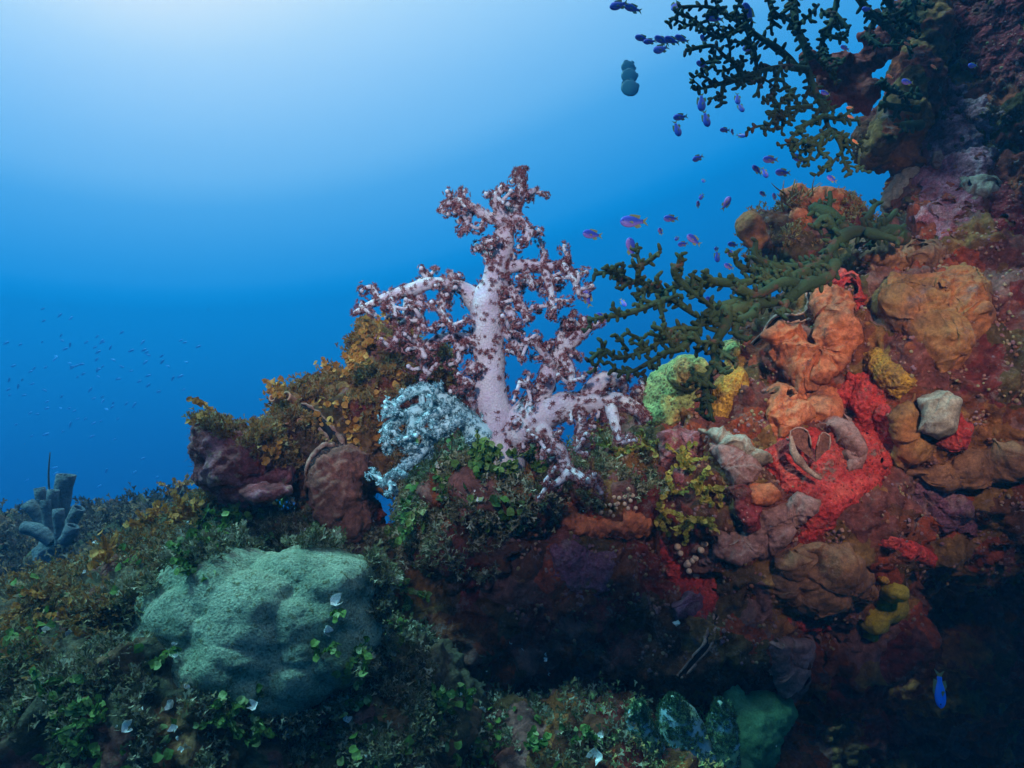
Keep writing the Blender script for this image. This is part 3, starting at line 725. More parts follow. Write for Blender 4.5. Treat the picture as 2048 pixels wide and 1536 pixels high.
crust('purple_crust', 'purple coralline crust in the shade below the centre of the ridge', 'coral', M['purple'],
      [[(1080, 1080), (1150, 1070), (1240, 1100), (1220, 1180), (1160, 1200), (1090, 1140)]], 0.008, 30)
crust('orange_crust', 'rust orange crust under the right foot of the white soft coral', 'sponge', M['orange'],
      [[(1060, 1000), (1140, 1000), (1200, 1040), (1290, 1010), (1300, 1070), (1200, 1085), (1090, 1050)]], 0.02, 14)
crust('purple_crust', 'dusky purple crust at the right edge above the dark recess', 'coral', M['purple'],
      [[(1800, 960), (1860, 950), (1950, 1000), (1960, 1080), (1880, 1060), (1820, 1010)]], 0.02, 14)
crust('mauve_crust', 'mauve pink crust spread over the tall wall at the upper right', 'coral', M['wallpink'],
      [[(1835, 190), (1900, 150), (1985, 210), (2000, 330), (1960, 430), (1890, 470), (1830, 440), (1825, 340)]], 0.008, 30)
crust('olive_crust', 'dull olive speckled ledge crust on the wall, right of the white tuft', 'sponge', M['grey'],
      [[(1915, 352), (1990, 345), (2015, 370), (1990, 398), (1935, 405)]], 0.03, 6)
crust('white_tuft', 'small bluish white tuft sponge high on the wall', 'sponge', M['shellpale'],
      [[(1864, 310), (1880, 305), (1890, 322), (1878, 342), (1862, 335)]], 0.04, 5, edge=10)
crust('maroon_crust', 'dark red crust patch on the wall near the right edge', 'coral', M['maroon'],
      [[(1960, 380), (2010, 360), (2048, 400), (2048, 470), (1990, 460)]], 0.02, 14)
crust('brown_crust', 'dark reddish crust at the very top of the wall', 'coral', M['maroon'],
      [[(1900, -20), (2060, -20), (2060, 180), (1960, 170), (1900, 100)]], 0.012, 30)

# ------------------------------------------------------------------ oysters: zigzag gaping shells grown into the reef
def oyster(label, path, width, ddepth=-0.02, body=None, depth=None):
    pts = []
    for (x, y) in path:
        if depth: pts.append(P(x, y, depth))
        else:
            p, n = surf(x, y); pts.append(p + n * 0.004)
    pts = np.array(pts)
    ds = np.array([p[1] for p in pts]); ds = np.convolve(np.pad(ds, 1, 'edge'), [.25, .5, .25], 'valid')
    pts = np.array([P(x, y, d) for (x, y), d in zip(path, ds)])
    root = empty('oyster', pts[0]); tag(root, label, 'oyster', None)
    w = width / F * ds.mean()
    n = len(pts)
    t = np.gradient(pts, axis=0); t /= np.linalg.norm(t, axis=1)[:, None]
    side = np.cross(t, np.array([0, 1.0, 0])); side /= np.linalg.norm(side, axis=1)[:, None]
    rad = np.array([w * (0.35 + 0.65 * math.sin(math.pi * (i + 0.6) / (n + 0.2))) for i in range(n)])
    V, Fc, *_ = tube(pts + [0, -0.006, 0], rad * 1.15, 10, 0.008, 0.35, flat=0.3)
    build('gap_shade', V, Fc, M['dark'], root)  # near-black strip in place of the shade between the valves
    for s, nm in ((1, 'upper_valve'), (-1, 'lower_valve')):
        off = pts + side * (rad * 1.2)[:, None] * s + [0, -0.006, 0]
        V, Fc, *_ = tube(off, np.maximum(rad * 0.42, 0.004), 8, 0.006, 0.8)
        V = V + (fbm(V, 40, 2) * 0.006)[:, None] * np.array([1, -1, 1])
        build(nm, V, Fc, M['rim'], root)
    return root
zo = lambda x, y: (300 + x * 0.3256, 650 + y * 0.3256)
V, Q = blob_mesh([(672, 985, 2.22, 52, 90, .07), (690, 935, 2.24, 40, 50, .07), (700, 1040, 2.24, 36, 56, .07)], 0.006, lambda V: fbm(V, 9, 3) * 0.010 + fbm(V, 30, 4, gain=.65) * 0.009 + (.5 - worley(V, 40)) * .006 + .0022 * np.sin(np.linalg.norm((V - P(690, 1060, 2.2)) * [1.3, .3, 1], axis=1) * 240 + fbm(V, 9, 2) * 3))
add_bvh(V, Q); VB = (V, Q)
o1 = oyster('gaping oyster with long black zigzag crack in the left ridge', [(601, 810), (634, 832), (660, 865), (676, 892), (650, 902), (628, 930), (620, 965), (618, 1000)], 10)
build('valve_back', *VB, M['shell'], o1)
oyster('oyster with wavy dark gape beneath the lower green tree coral', [(1505, 690), (1530, 665), (1552, 640), (1590, 637), (1612, 630), (1618, 600), (1615, 585)], 6)
oyster('long oyster with narrow dark crack low in the shaded reef', [(1432, 1228), (1420, 1260), (1412, 1290), (1390, 1315), (1370, 1340), (1358, 1352)], 6)

# open fan shell held by the red crust
def shell_fan():
    p0, n0 = surf(1628, 935)
    d = p0[1] - 0.05
    root = empty('open_shell', P(1628, 930, d)); tag(root, 'open fan shaped shell with dark maroon inside, set in the red crust', 'shell')
    def valve(outline, bow, mat, nm, dd):
        hinge = P(1632, 925, d + dd)
        mb = MB(); rows = []
        K = 14
        R = 8
        pts = spline(np.array([[*q, 0] for q in outline], float), K)
        V = []
        for i in range(K):
            e = P(pts[i][0], pts[i][1], d + dd - 0.03)
            for j in range(R):
                s = j / (R - 1)
                q = hinge * (1 - s) + e * s
                q = q + np.array([0, bow * math.sin(s * math.pi * .6) + 0.003 * math.sin(i * 2.6) * s, 0])
                V.append(q)
        V = np.array(V)
        Fc = [(i * R + j, i * R + j + 1, (i + 1) * R + j + 1, (i + 1) * R + j) for i in range(K - 1) for j in range(R - 1)]
        V2 = V + [0, 0.006, 0]
        n = len(V)
        Fa = Fc + [tuple(n + a for a in f[::-1]) for f in Fc] + [(i * R + R - 1, n + i * R + R - 1, n + (i + 1) * R + R - 1, (i + 1) * R + R - 1) for i in range(K - 1)]
        build(nm, np.vstack([V, V2]), Fa, mat, root)
        e = V[[i * R + R - 1 for i in range(K)]]
        Vt, Ft, *_ = tube(e, [0.0022] * K, 6, 0.005, 0.8)
        build('shell_edge', Vt, Ft, M['rim'], root)
    valve([(1584, 880), (1588, 862), (1606, 856), (1622, 866), (1628, 892)], 0.02, M['shell'], 'left_valve', 0.0)
    valve([(1640, 892), (1646, 872), (1654, 866), (1666, 876), (1664, 900)], 0.02, M['shell'], 'right_valve', 0.0)
    pts = np.array([P(x, y, d - 0.01) for x, y in [(1582, 872), (1588, 905), (1602, 928), (1625, 948), (1642, 958)]])
    Vt, Ft, *_ = tube(pts, [0.004, 0.008, 0.010, 0.008, 0.003], 8, 0.005, 1.2, flat=0.8)
    build('shell_rim', Vt, Ft, M['shellpale'], root)
shell_fan()

# ------------------------------------------------------------------ white soft coral
Z1 = lambda x, y: (650 + x * 0.4881, 300 + y * 0.4881)
def polyp_template():
    V, Fc = [], []
    n = 8
    for k in range(n):
        a = 2 * math.pi * k / n
        d = np.array([math.cos(a), math.sin(a), 0]); s = np.array([-math.sin(a), math.cos(a), 0])
        b = len(V)
        V += [d * 0.12 - s * 0.13, d * 0.12 + s * 0.13, d * 0.65 + s * 0.12 + [0, 0, .30], d * 1.0 + [0, 0, .42], d * 0.65 - s * 0.12 + [0, 0, .30], d * 0.35 + [0, 0, 0.34]]
        Fc += [(b, b + 1, b + 5), (b + 1, b + 2, b + 5), (b + 2, b + 3, b + 5), (b + 3, b + 4, b + 5), (b + 4, b, b + 5)]
    return np.array(V), Fc
PT = polyp_template()
def soft_coral(label, base, limbs, scale=1.0, npol=(80, 1.0), flesh=M['soft'], pol=M['polyp'], psize=0.0082, twig=True):
    root = empty('soft_coral', base); tag(root, label, 'soft coral')
    pos, nor = [], []
    for li, (pts, rads, dens, nm) in enumerate(limbs):
        p3 = np.array([P(x, y, d) for (x, y, d) in pts])
        r3 = np.array([r * 1.0 / F * pts[i][2] for i, r in enumerate(rads)])
        V, Fc, c, r, t = tube(p3, r3, 18 if nm == 'stalk' else 12, 0.014, 0.28)
        limb_mb = MB(); limb_mb.add(V, Fc)
        Ln = np.linalg.norm(np.diff(c, axis=0), axis=1).sum()
        area = Ln * 2 * math.pi * r.mean()
        k = int(area * npol[0] * 100 * dens)
        for _ in range(k):
            i = RNG.integers(0, len(c)); v = RNG.normal(size=3); v -= t[i] * v.dot(t[i]); v /= np.linalg.norm(v) + 1e-9
            pos.append(c[i] + v * r[i] * (0.98) + RNG.normal(size=3) * 0.003); nor.append(v + RNG.normal(size=3) * 0.3)
        # polyp-laden twigs
        if twig:
            nt_ = int(Ln / 0.020 * min(dens, 1.2) * (0.08 if nm == 'stalk' else 0.8))
            mb = limb_mb; any_ = False
            for _ in range(nt_):
                i = RNG.integers(2 if nm != 'stalk' else len(c) // 3, len(c)); v = RNG.normal(size=3) * [1, .6, 1] + [0, 0, -0.15 if nm != 'stalk' else 0]
                v -= t[i] * v.dot(t[i]) * 0.8; v /= np.linalg.norm(v)
                ln_ = RNG.uniform(0.010, 0.030) * scale
                q0 = c[i] + v * r[i] * 0.5; q1 = c[i] + v * (r[i] + ln_)
                v2 = v + RNG.normal(size=3) * 0.5; q2 = q1 + v2 / np.linalg.norm(v2) * ln_ * 0.6
                Vt, Ft, ct, rt, tt = tube([q0, q1, q2], [0.0065 * scale, 0.005 * scale, 0.004 * scale], 6, 0.010)
                mb.add(Vt, Ft); mb.add(ICO2[0] * 0.0065 * scale * (1 + 0.25 * fbm(ICO2[0] * 1.7 + q2 * 40, 1.0, 2))[:, None] + q2, ICO2[1]); any_ = True
                for e in (q2, q1):
                    m = RNG.integers(6, 10)
                    vv = RNG.normal(size=(m, 3)); vv /= np.linalg.norm(vv, axis=1)[:, None]
                    rr = RNG.uniform(0.006, 0.017) * scale
                    for a in vv: pos.append(e + a * rr); nor.append(a)
        limb_mb.build(nm, flesh, root)
    pos = np.array(pos); nor = np.array(nor)
    sz = RNG.uniform(0.75, 1.25, len(pos)) * psize * scale
    mats = frame_mats(pos, nor, sz)
    order = np.argsort(-sz * (pos[:, 1] < np.median(pos[:, 1])))
    V, Fc = inst(*PT, mats[order[100:]])
    o = build('polyps', V, Fc, pol, root, smooth=False); tag(o, kind='stuff')
    first = build('polyp', PT[0], PT[1], pol, None, smooth=False)
    me = first.data; bpy.data.objects.remove(first)
    for m in mats[order[:100]]:
        p = bpy.data.objects.new('polyp', me); C.objects.link(p); p.parent = root
        mm = Matrix(m.tolist()); mm.translation -= Vector(base); p.matrix_local = mm
    print('soft coral polyps', len(pos))
    return root
def limb(pts, rads, dens=1.0, d0=2.15, d1=2.1, nm='branch', z=Z1):
    n = len(pts)
    r2 = [x * 0.4881 for x in rads] if z is Z1 else rads
    return ([(*z(*q), d0 + (d1 - d0) * i / max(1, n - 1)) for i, q in enumerate(pts)], r2, dens, nm)
limbs = [
    limb([(735, 1330), (722, 1240), (695, 1100), (675, 950), (668, 800), (668, 640), (695, 520), (722, 420), (742, 320), (775, 240), (800, 180), (805, 100)], [105, 100, 84, 72, 66, 66, 50, 44, 38, 24, 18, 14], .62, 2.16, 2.12, 'stalk'),
    limb([(742, 300), (712, 240), (700, 195), (730, 150)], [26, 22, 18, 12], 1.4, 2.12, 2.08),
    limb([(735, 300), (650, 265), (580, 225), (520, 210), (470, 245)], [24, 18, 17, 14, 10], 1.5, 2.12, 2.05),
    limb([(590, 230), (585, 285), (575, 330)], [14, 12, 8], 1.6, 2.10, 2.04),
    limb([(790, 200), (825, 180), (862, 165)], [14, 12, 9], 1.5, 2.12, 2.14),
    limb([(770, 250), (810, 300), (848, 335)], [18, 16, 11], 1.6, 2.12, 2.06),
    limb([(800, 150), (780, 90)], [12, 10], 1.6, 2.12, 2.14),
    limb([(725, 380), (670, 372), (648, 380)], [22, 15, 10], 1.5, 2.12, 2.08),
    limb([(700, 480), (660, 430), (655, 400)], [22, 16, 10], 1.5, 2.12, 2.16),
    limb([(725, 490), (820, 470), (900, 480), (975, 468), (1000, 440)], [32, 22, 20, 15, 9], 1.0, 2.14, 2.10),
    limb([(975, 470), (1020, 530), (1040, 590)], [15, 14, 10], 1.6, 2.10, 2.05),
    limb([(900, 480), (925, 580), (935, 690)], [16, 16, 9], 1.6, 2.12, 2.04),
    limb([(890, 480), (900, 420)], [16, 10], 1.6, 2.12, 2.16),
    limb([(820, 490), (850, 560)], [16, 12], 1.6, 2.12, 2.06),
    limb([(735, 540), (785, 610), (835, 695)], [26, 18, 12], 1.6, 2.14, 2.08),
    limb([(730, 620), (765, 680), (755, 735)], [24, 18, 10], 1.6, 2.14, 2.06),
    limb([(740, 740), (790, 800), (800, 860)], [24, 18, 12], 1.4, 2.14, 2.10),
    limb([(640, 640), (560, 565), (450, 545), (350, 573), (260, 598), (180, 636), (120, 668)], [46, 30, 26, 22, 18, 14, 8], .75, 2.16, 2.02),
    limb([(355, 590), (340, 670), (305, 750), (270, 810)], [22, 24, 20, 10], 1.2, 2.12, 2.08),
    limb([(300, 760), (370, 790), (410, 850)], [16, 18, 14], 1.5, 2.10, 2.06),
    limb([(520, 560), (515, 500)], [16, 12], 1.6, 2.12, 2.14),
    limb([(430, 560), (420, 505)], [14, 10], 1.6, 2.12, 2.14),
    limb([(490, 590), (480, 670), (530, 735)], [18, 16, 10], 1.6, 2.12, 2.05),
    limb([(390, 600), (390, 680), (410, 740)], [14, 14, 10], 1.6, 2.10, 2.04),
    limb([(220, 620), (195, 560)], [12, 9], 1.6, 2.06, 2.08),
    limb([(270, 610), (290, 680)], [12, 9], 1.6, 2.06, 2.02),
    limb([(640, 790), (530, 765), (440, 790), (400, 850), (420, 925)], [34, 22, 20, 18, 10], 1.0, 2.14, 2.10),
    limb([(540, 780), (550, 860)], [15, 10], 1.6, 2.12, 2.06),
    limb([(610, 1060), (590, 1000), (600, 950)], [18, 14, 10], 1.6, 2.12, 2.05),
    limb([(600, 880), (590, 910)], [26, 16], 1.4, 2.10, 2.08),
    limb([(745, 1250), (800, 1120), (880, 1010), (915, 930), (945, 850), (1000, 790), (1050, 740), (1060, 690)], [62, 70, 52, 38, 32, 28, 22, 12], .7, 2.14, 2.10),
    limb([(930, 880), (870, 800), (820, 775)], [18, 15, 9], 1.6, 2.10, 2.06),
    limb([(970, 820), (965, 750), (985, 705)], [16, 14, 9], 1.6, 2.10, 2.13),
    limb([(1060, 760), (1095, 720)], [16, 10], 1.6, 2.1, 2.08),
    limb([(980, 850), (1010, 920), (1000, 980)], [18, 16, 10], 1.6, 2.10, 2.04),
    limb([(860, 990), (800, 950)], [18, 12], 1.5, 2.1, 2.05),
    limb([(760, 1180), (860, 1110), (970, 1055), (1080, 1040), (1200, 1030), (1275, 1060), (1320, 1105)], [60, 66, 58, 46, 36, 26, 14], .75, 2.12, 2.06),
    limb([(1060, 1030), (1100, 980), (1150, 945), (1205, 950), (1230, 990)], [40, 38, 34, 26, 12], .7, 2.12, 2.10),
    limb([(1260, 1040), (1270, 980), (1300, 990)], [20, 14, 9], 1.4, 2.1, 2.12),
    limb([(1040, 1060), (1050, 1150), (1030, 1230)], [26, 20, 12], 1.3, 2.08, 2.00),
    limb([(1170, 1050), (1190, 1130), (1210, 1200)], [26, 18, 9], 1.0, 2.06, 2.00),
    limb([(880, 1140), (960, 1230), (990, 1310), (1050, 1345), (1110, 1375)], [40, 30, 26, 20, 10], 1.1, 2.08, 1.98),
    limb([(960, 1250), (900, 1200), (870, 1180)], [20, 14, 9], 1.4, 2.04, 1.98),
    limb([(1000, 1320), (940, 1370), (900, 1360)], [18, 14, 9], 1.4, 2.0, 1.97),
]
soft_coral('tall branching white to pink soft coral with maroon polyps at the centre', P(990, 930, 2.16), limbs)

M['soft_pale'] = material('pale_soft_coral_flesh', [(0.3, (0.36, 0.70, 0.74)), (0.7, (0.55, 0.82, 0.84))], 18, rough=0.6, bump=0.5, bscale=150, fine=0.12, spec=0.3)
limbs3 = [
    limb([(650, 1180), (560, 1090), (480, 1025), (410, 980), (320, 1000)], [60, 40, 30, 22, 12], .7, 2.12, 2.04),
    limb([(440, 1050), (340, 1085), (260, 1140), (250, 1210)], [26, 22, 18, 10], 1.0, 2.08, 2.00),
    limb([(360, 1100), (340, 1180), (300, 1190)], [18, 14, 8], 1.2, 2.05, 1.98),
    limb([(440, 1180), (380, 1250), (300, 1315), (230, 1370)], [20, 20, 16, 9], 1.2, 2.06, 1.98),
    limb([(560, 1100), (500, 1130), (440, 1170)], [26, 22, 16], 1.2, 2.08, 2.02),
    limb([(500, 1060), (420, 1090), (380, 1130)], [20, 16, 10], 1.4, 2.06, 2.0),
    limb([(330, 1010), (290, 1040), (280, 1080)], [14, 12, 8], 1.4, 2.04, 2.0),
]
soft_coral('pale blue white soft coral low at the left of the tall pink one', P(960, 880, 2.12), limbs3, 1.0, (120, 1.0), M['soft_pale'], M['polyp_pale'], 0.0085)
low = lambda x, y: (x, y)
limbs2 = [
    limb([(1400, 1600), (1370, 1500), (1350, 1430), (1345, 1395)], [80, 60, 34, 7], 1.6, 2.02, 1.98, 'stalk', low),
    limb([(1340, 1560), (1290, 1500), (1275, 1440), (1280, 1410)], [60, 42, 24, 6], 1.6, 1.98, 1.92, 'branch', low),
    limb([(1420, 1580), (1440, 1500), (1445, 1430), (1440, 1405)], [50, 36, 22, 6], 1.6, 2.02, 1.98, 'branch', low),
    limb([(1300, 1580), (1250, 1530), (1240, 1480)], [44, 28, 8], 1.6, 1.96, 1.9, 'branch', low),
]
M['soft_blue'] = material('pale_blue_soft_coral_flesh', [(0.3, (0.16, 0.36, 0.42)), (0.5, (0.28, 0.50, 0.52)), (0.58, (0.30, 0.46, 0.20))], 12, rough=0.6, bump=0.4, bscale=150, fine=0.12, spec=0.3)
M['polyp_dark'] = material('dark_teal_polyps', [(0.2, (0.02, 0.05, 0.06)), (0.8, (0.10, 0.22, 0.08))], 8, bump=0, island=True, fine=0.25, rough=0.6)
soft_coral('low pale blue soft coral with dark polyps at the bottom edge, right of centre', P(1400, 1540, 2.0), limbs2, 1.0, (75, 1.0), M['soft_blue'], M['polyp_dark'], 0.0085, twig=False)

# ------------------------------------------------------------------ green tree corals
def tree_coral(label, base, limbs, thin, twg=0.055, cup=0.011, group='dark green tree corals'):
    """limbs: (points in photo px, depth0, depth1, radius0 px, radius1 px)"""
    root = empty('tree_coral', base); tag(root, label, 'tree coral', group)
    for (pts, d0, d1, r0, r1) in limbs:
        n = len(pts); seg = np.linspace(0, 1, n)
        p3 = np.array([P(x, y, d0 + (d1 - d0) * s) for (x, y), s in zip(pts, seg)])
        p3[1:-1] += RNG.normal(size=(n - 2, 3)) * [0.003, 0.012, 0.003] if n > 2 else 0
        r3 = np.array([thin * (r0 + (r1 - r0) * s) / F * (d0 + (d1 - d0) * s) for s in seg])
        V, Fc, c, r, t = tube(p3, r3, 10, 0.009, 0.45)
        mb = MB(); mb.add(V, Fc)
        subs = [(c, r, t)]
        L0 = np.linalg.norm(np.diff(c, axis=0), axis=1).sum()
        for q_ in range(int(L0 / twg)):
            i = RNG.integers(len(c) // 5, len(c)); a = np.cross(t[i], [0, 1.0, 0]); a /= np.linalg.norm(a) + 1e-9
            v = a * RNG.choice([-1, 1]) + t[i] * RNG.uniform(.5, 1.1) + RNG.normal(size=3) * [.1, .35, .1]; v /= np.linalg.norm(v)
            l_ = RNG.uniform(0.025, 0.065)
            q0 = c[i]; q1 = q0 + v * l_ * .5 + RNG.normal(size=3) * .003; v2 = v + t[i] * .4; q2 = q1 + v2 / np.linalg.norm(v2) * l_ * .5
            rs = min(r[i] * .75, 0.0075)
            Vt, Ft, c2, r2_, t2 = tube([q0, q1, q2], [rs, rs * .9, rs * .75], 8, 0.008, 0.45); mb.add(Vt, Ft); subs.append((c2, r2_, t2))
        # cups: short stubs on alternating sides
        for (c, r, t) in subs:
            Ln = np.concatenate([[0], np.cumsum(np.linalg.norm(np.diff(c, axis=0), axis=1))])
            s = 0.006; side = RNG.choice([-1, 1])
            while s < Ln[-1]:
                i = min(np.searchsorted(Ln, s), len(c) - 1)
                a = np.cross(t[i], [0, 1.0, 0]); a /= np.linalg.norm(a) + 1e-9
                th = RNG.normal() * 0.7
                b = np.cross(t[i], a)
                v = side * a * math.cos(th) + b * math.sin(th) + t[i] * 0.35
                v /= np.linalg.norm(v)
                ln_ = (0.008 + 0.35 * r[i]) * RNG.uniform(0.7, 1.6); rr = 0.0040 + 0.14 * r[i]
                q0 = c[i] + v * r[i] * 0.5; q1 = c[i] + v * (r[i] + ln_)
                Vt, Ft, *_ = tube([q0, (q0 + q1) / 2, q1 - v * .001, q1], [rr * 1.2, rr * 0.9, rr * 1.08, rr * 0.6], 7, 0.01)
                mb.add(Vt, Ft)
                side = -side; s += RNG.uniform(0.008, 0.016)
        mb.build('branch', M['green_coral'], root)
    return root
Z3 = lambda pts: [(1150 + x * 0.4385, 350 + y * 0.4385) for x, y in pts]
LL = [
    (Z3([(1500, 285), (1430, 270), (1340, 258), (1250, 272), (1190, 330), (1130, 400), (1010, 455), (880, 500), (760, 560), (690, 590), (620, 605)]), 2.30, 2.05, 17, 8),
    (Z3([(1465, 165), (1400, 220), (1340, 262)]), 2.40, 2.28, 8, 10),
    (Z3([(1385, 128), (1345, 150), (1330, 205)]), 2.36, 2.34, 5, 8),
    (Z3([(1270, 280), (1200, 230), (1130, 170), (1080, 150)]), 2.28, 2.32, 14, 13),
    (Z3([(1220, 300), (1150, 220), (1100, 240)]), 2.26, 2.28, 13, 10),
    (Z3([(1330, 262), (1400, 280), (1490, 300)]), 2.2, 2.16, 13, 10),
    (Z3([(1190, 400), (1150, 460), (1050, 512), (960, 570), (830, 592), (720, 622), (640, 665), (560, 700), (500, 722), (420, 742)]), 2.14, 1.96, 15, 7),
    (Z3([(1130, 400), (1010, 430), (900, 415), (830, 375), (825, 300)]), 2.24, 2.2, 13, 6),
    (Z3([(1010, 450), (900, 440), (800, 430), (745, 405), (732, 350)]), 2.22, 2.18, 10, 5),
    (Z3([(780, 390), (800, 370)]), 2.18, 2.16, 5, 4),
    (Z3([(900, 450), (760, 480), (640, 485), (560, 500), (500, 502), (400, 522), (330, 505), (280, 490), (215, 480), (170, 450), (88, 452)]), 2.16, 2.02, 11, 5),
    (Z3([(285, 490), (288, 420), (330, 395), (390, 348)]), 2.04, 2.0, 6, 5),
    (Z3([(285, 430), (262, 395)]), 2.03, 2.0, 5, 4),
    (Z3([(160, 448), (145, 410)]), 2.02, 2.0, 5, 4), (Z3([(185, 452), (182, 415)]), 2.02, 2.0, 5, 4),
    (Z3([(250, 488), (210, 518)]), 2.02, 2.0, 5, 4), (Z3([(330, 508), (285, 550), (300, 566)]), 2.03, 2.0, 6, 4),
    (Z3([(373, 512), (372, 465)]), 2.03, 2.0, 6, 5),
    (Z3([(700, 680), (640, 620), (560, 545), (490, 480), (445, 430), (490, 405)]), 2.0, 1.98, 10, 6),
    (Z3([(640, 490), (605, 470), (600, 432)]), 2.1, 2.06, 7, 6),
    (Z3([(560, 550), (578, 480)]), 2.0, 1.98, 7, 5),
    (Z3([(640, 640), (560, 645), (450, 572), (380, 582), (300, 602), (230, 632), (150, 650), (60, 662)]), 2.02, 1.96, 9, 4),
    (Z3([(200, 640), (172, 602)]), 1.98, 1.96, 5, 4), (Z3([(420, 570), (470, 545)]), 1.98, 1.96, 5, 4),
    (Z3([(640, 620), (565, 680), (520, 742), (470, 792), (400, 802), (340, 852), (250, 892), (170, 888)]), 2.0, 1.92, 10, 4.5),
    (Z3([(420, 742), (330, 722)]), 1.96, 1.94, 6, 4),
    (Z3([(560, 700), (470, 700), (420, 742), (330, 790), (200, 832), (130, 802), (62, 850)]), 1.98, 1.9, 8, 4),
    (Z3([(330, 790), (290, 740), (235, 720)]), 1.94, 1.92, 6, 4), (Z3([(240, 800), (200, 755), (190, 728)]), 1.93, 1.9, 5, 4),
    (Z3([(130, 800), (122, 760)]), 1.92, 1.9, 5, 4),
    (Z3([(380, 582), (400, 650), (420, 742)]), 1.98, 1.96, 6, 5),
    (Z3([(340, 852), (375, 885)]), 1.94, 1.92, 5, 4), (Z3([(250, 890), (320, 915)]), 1.93, 1.92, 5, 4),
    (Z3([(450, 790), (400, 720), (350, 690)]), 1.94, 1.92, 6, 5),
    (Z3([(690, 600), (670, 680), (650, 740), (642, 800), (640, 870), (595, 930), (600, 1000), (575, 1090)]), 2.0, 1.96, 14, 9),
    (Z3([(650, 800), (740, 852)]), 1.97, 1.93, 8, 5), (Z3([(600, 1000), (622, 1110)]), 1.95, 1.93, 8, 6),
    (Z3([(600, 960), (540, 930)]), 1.96, 1.93, 8, 6), (Z3([(640, 870), (690, 905)]), 1.96, 1.92, 8, 5),
    (Z3([(740, 660), (720, 720), (790, 750)]), 2.02, 1.98, 8, 5),
    (Z3([(650, 760), (570, 770), (540, 720)]), 1.97, 1.93, 9, 6),
    (Z3([(1060, 510), (940, 500), (830, 540), (740, 520)]), 2.12, 2.06, 12, 8),
    (Z3([(960, 580), (940, 640)]), 2.06, 2.02, 9, 5),
    (Z3([(830, 600), (800, 640), (740, 660)]), 2.06, 2.0, 9, 7),
]
tree_coral('broad dark green tree coral reaching left from the reef in mid picture', P(1805, 475, 2.3), LL, 0.88, 0.12)
Z2 = lambda pts: [(1100 + x * 0.4629, y * 0.4629) for x, y in pts]
UL = [
    (Z2([(1050, -40), (1060, 100), (1100, 200), (1112, 300), (1130, 400), (1180, 480), (1212, 540), (1240, 620), (1272, 690), (1300, 755)]), 2.25, 2.15, 12, 4.5),
    (Z2([(1110, 300), (1000, 290), (900, 312), (830, 342), (740, 370), (628, 390)]), 2.2, 2.1, 11, 5),
    (Z2([(900, 312), (840, 330), (800, 280), (755, 240), (690, 212), (585, 218)]), 2.15, 2.1, 8, 4.5),
    (Z2([(1080, 300), (1040, 240), (960, 200), (890, 140), (840, 110), (740, 62), (660, 42), (562, 30)]), 2.22, 2.12, 11, 4.5),
    (Z2([(840, 112), (790, 140), (730, 156), (680, 130), (620, 72), (540, 50)]), 2.15, 2.1, 7, 4.5),
    (Z2([(690, 132), (620, 114), (555, 126)]), 2.13, 2.1, 5.5, 4),
    (Z2([(712, 220), (690, 290), (622, 335)]), 2.12, 2.08, 6, 4),
    (Z2([(970, 290), (900, 282), (860, 232), (815, 192), (780, 178)]), 2.16, 2.1, 8, 4),
    (Z2([(900, 312), (912, 350), (895, 405)]), 2.14, 2.1, 6, 4.5),
    (Z2([(990, 300), (970, 400), (972, 470), (960, 525), (925, 570)]), 2.16, 2.1, 7, 4.5),
    (Z2([(1130, 460), (1050, 470), (990, 500), (965, 570)]), 2.16, 2.1, 7, 4.5),
    (Z2([(1060, 380), (1040, 430), (980, 450)]), 2.16, 2.12, 6, 4),
    (Z2([(1180, 500), (1100, 540), (1060, 572), (1032, 612)]), 2.14, 2.1, 7, 4.5),
    (Z2([(1212, 560), (1150, 600), (1130, 652), (1110, 716)]), 2.14, 2.1, 7, 4.5),
    (Z2([(1140, 630), (1090, 625), (1045, 655)]), 2.12, 2.1, 5.5, 4), (Z2([(1180, 590), (1170, 640), (1210, 700), (1198, 742)]), 2.13, 2.1, 6, 4.5),
    (Z2([(1240, 590), (1310, 612), (1372, 652)]), 2.15, 2.2, 6, 5),
    (Z2([(1190, 500), (1260, 510), (1335, 520)]), 2.16, 2.18, 6, 4.5),
    (Z2([(940, -20), (980, 60), (1050, 92), (1060, 150)]), 2.2, 2.2, 6, 8),
    (Z2([(1160, 20), (1110, 80), (1065, 110)]), 2.2, 2.2, 5, 7), (Z2([(700, -20), (740, 52)]), 2.12, 2.13, 5, 6), (Z2([(835, -20), (790, 70)]), 2.15, 2.14, 5, 6),
    (Z2([(745, 372), (738, 455)]), 2.1, 2.08, 5, 4), (Z2([(800, 352), (750, 335)]), 2.1, 2.08, 5, 4),
    (Z2([(1000, 120), (960, 100), (945, 70)]), 2.2, 2.18, 5, 4),
    (Z2([(900, 180), (870, 220), (880, 260)]), 2.18, 2.14, 5, 4),
    (Z2([(1050, 0), (1000, -20)]), 2.2, 2.2, 8, 5), (Z2([(1110, 210), (1190, 300), (1230, 320)]), 2.22, 2.26, 7, 5),
    (Z2([(1000, 300), (1020, 370), (1050, 400)]), 2.16, 2.14, 6, 4),
]
tree_coral('dark green tree coral hanging down from the top edge, right of the round fish', P(1590, -10, 2.25), UL, 0.72)
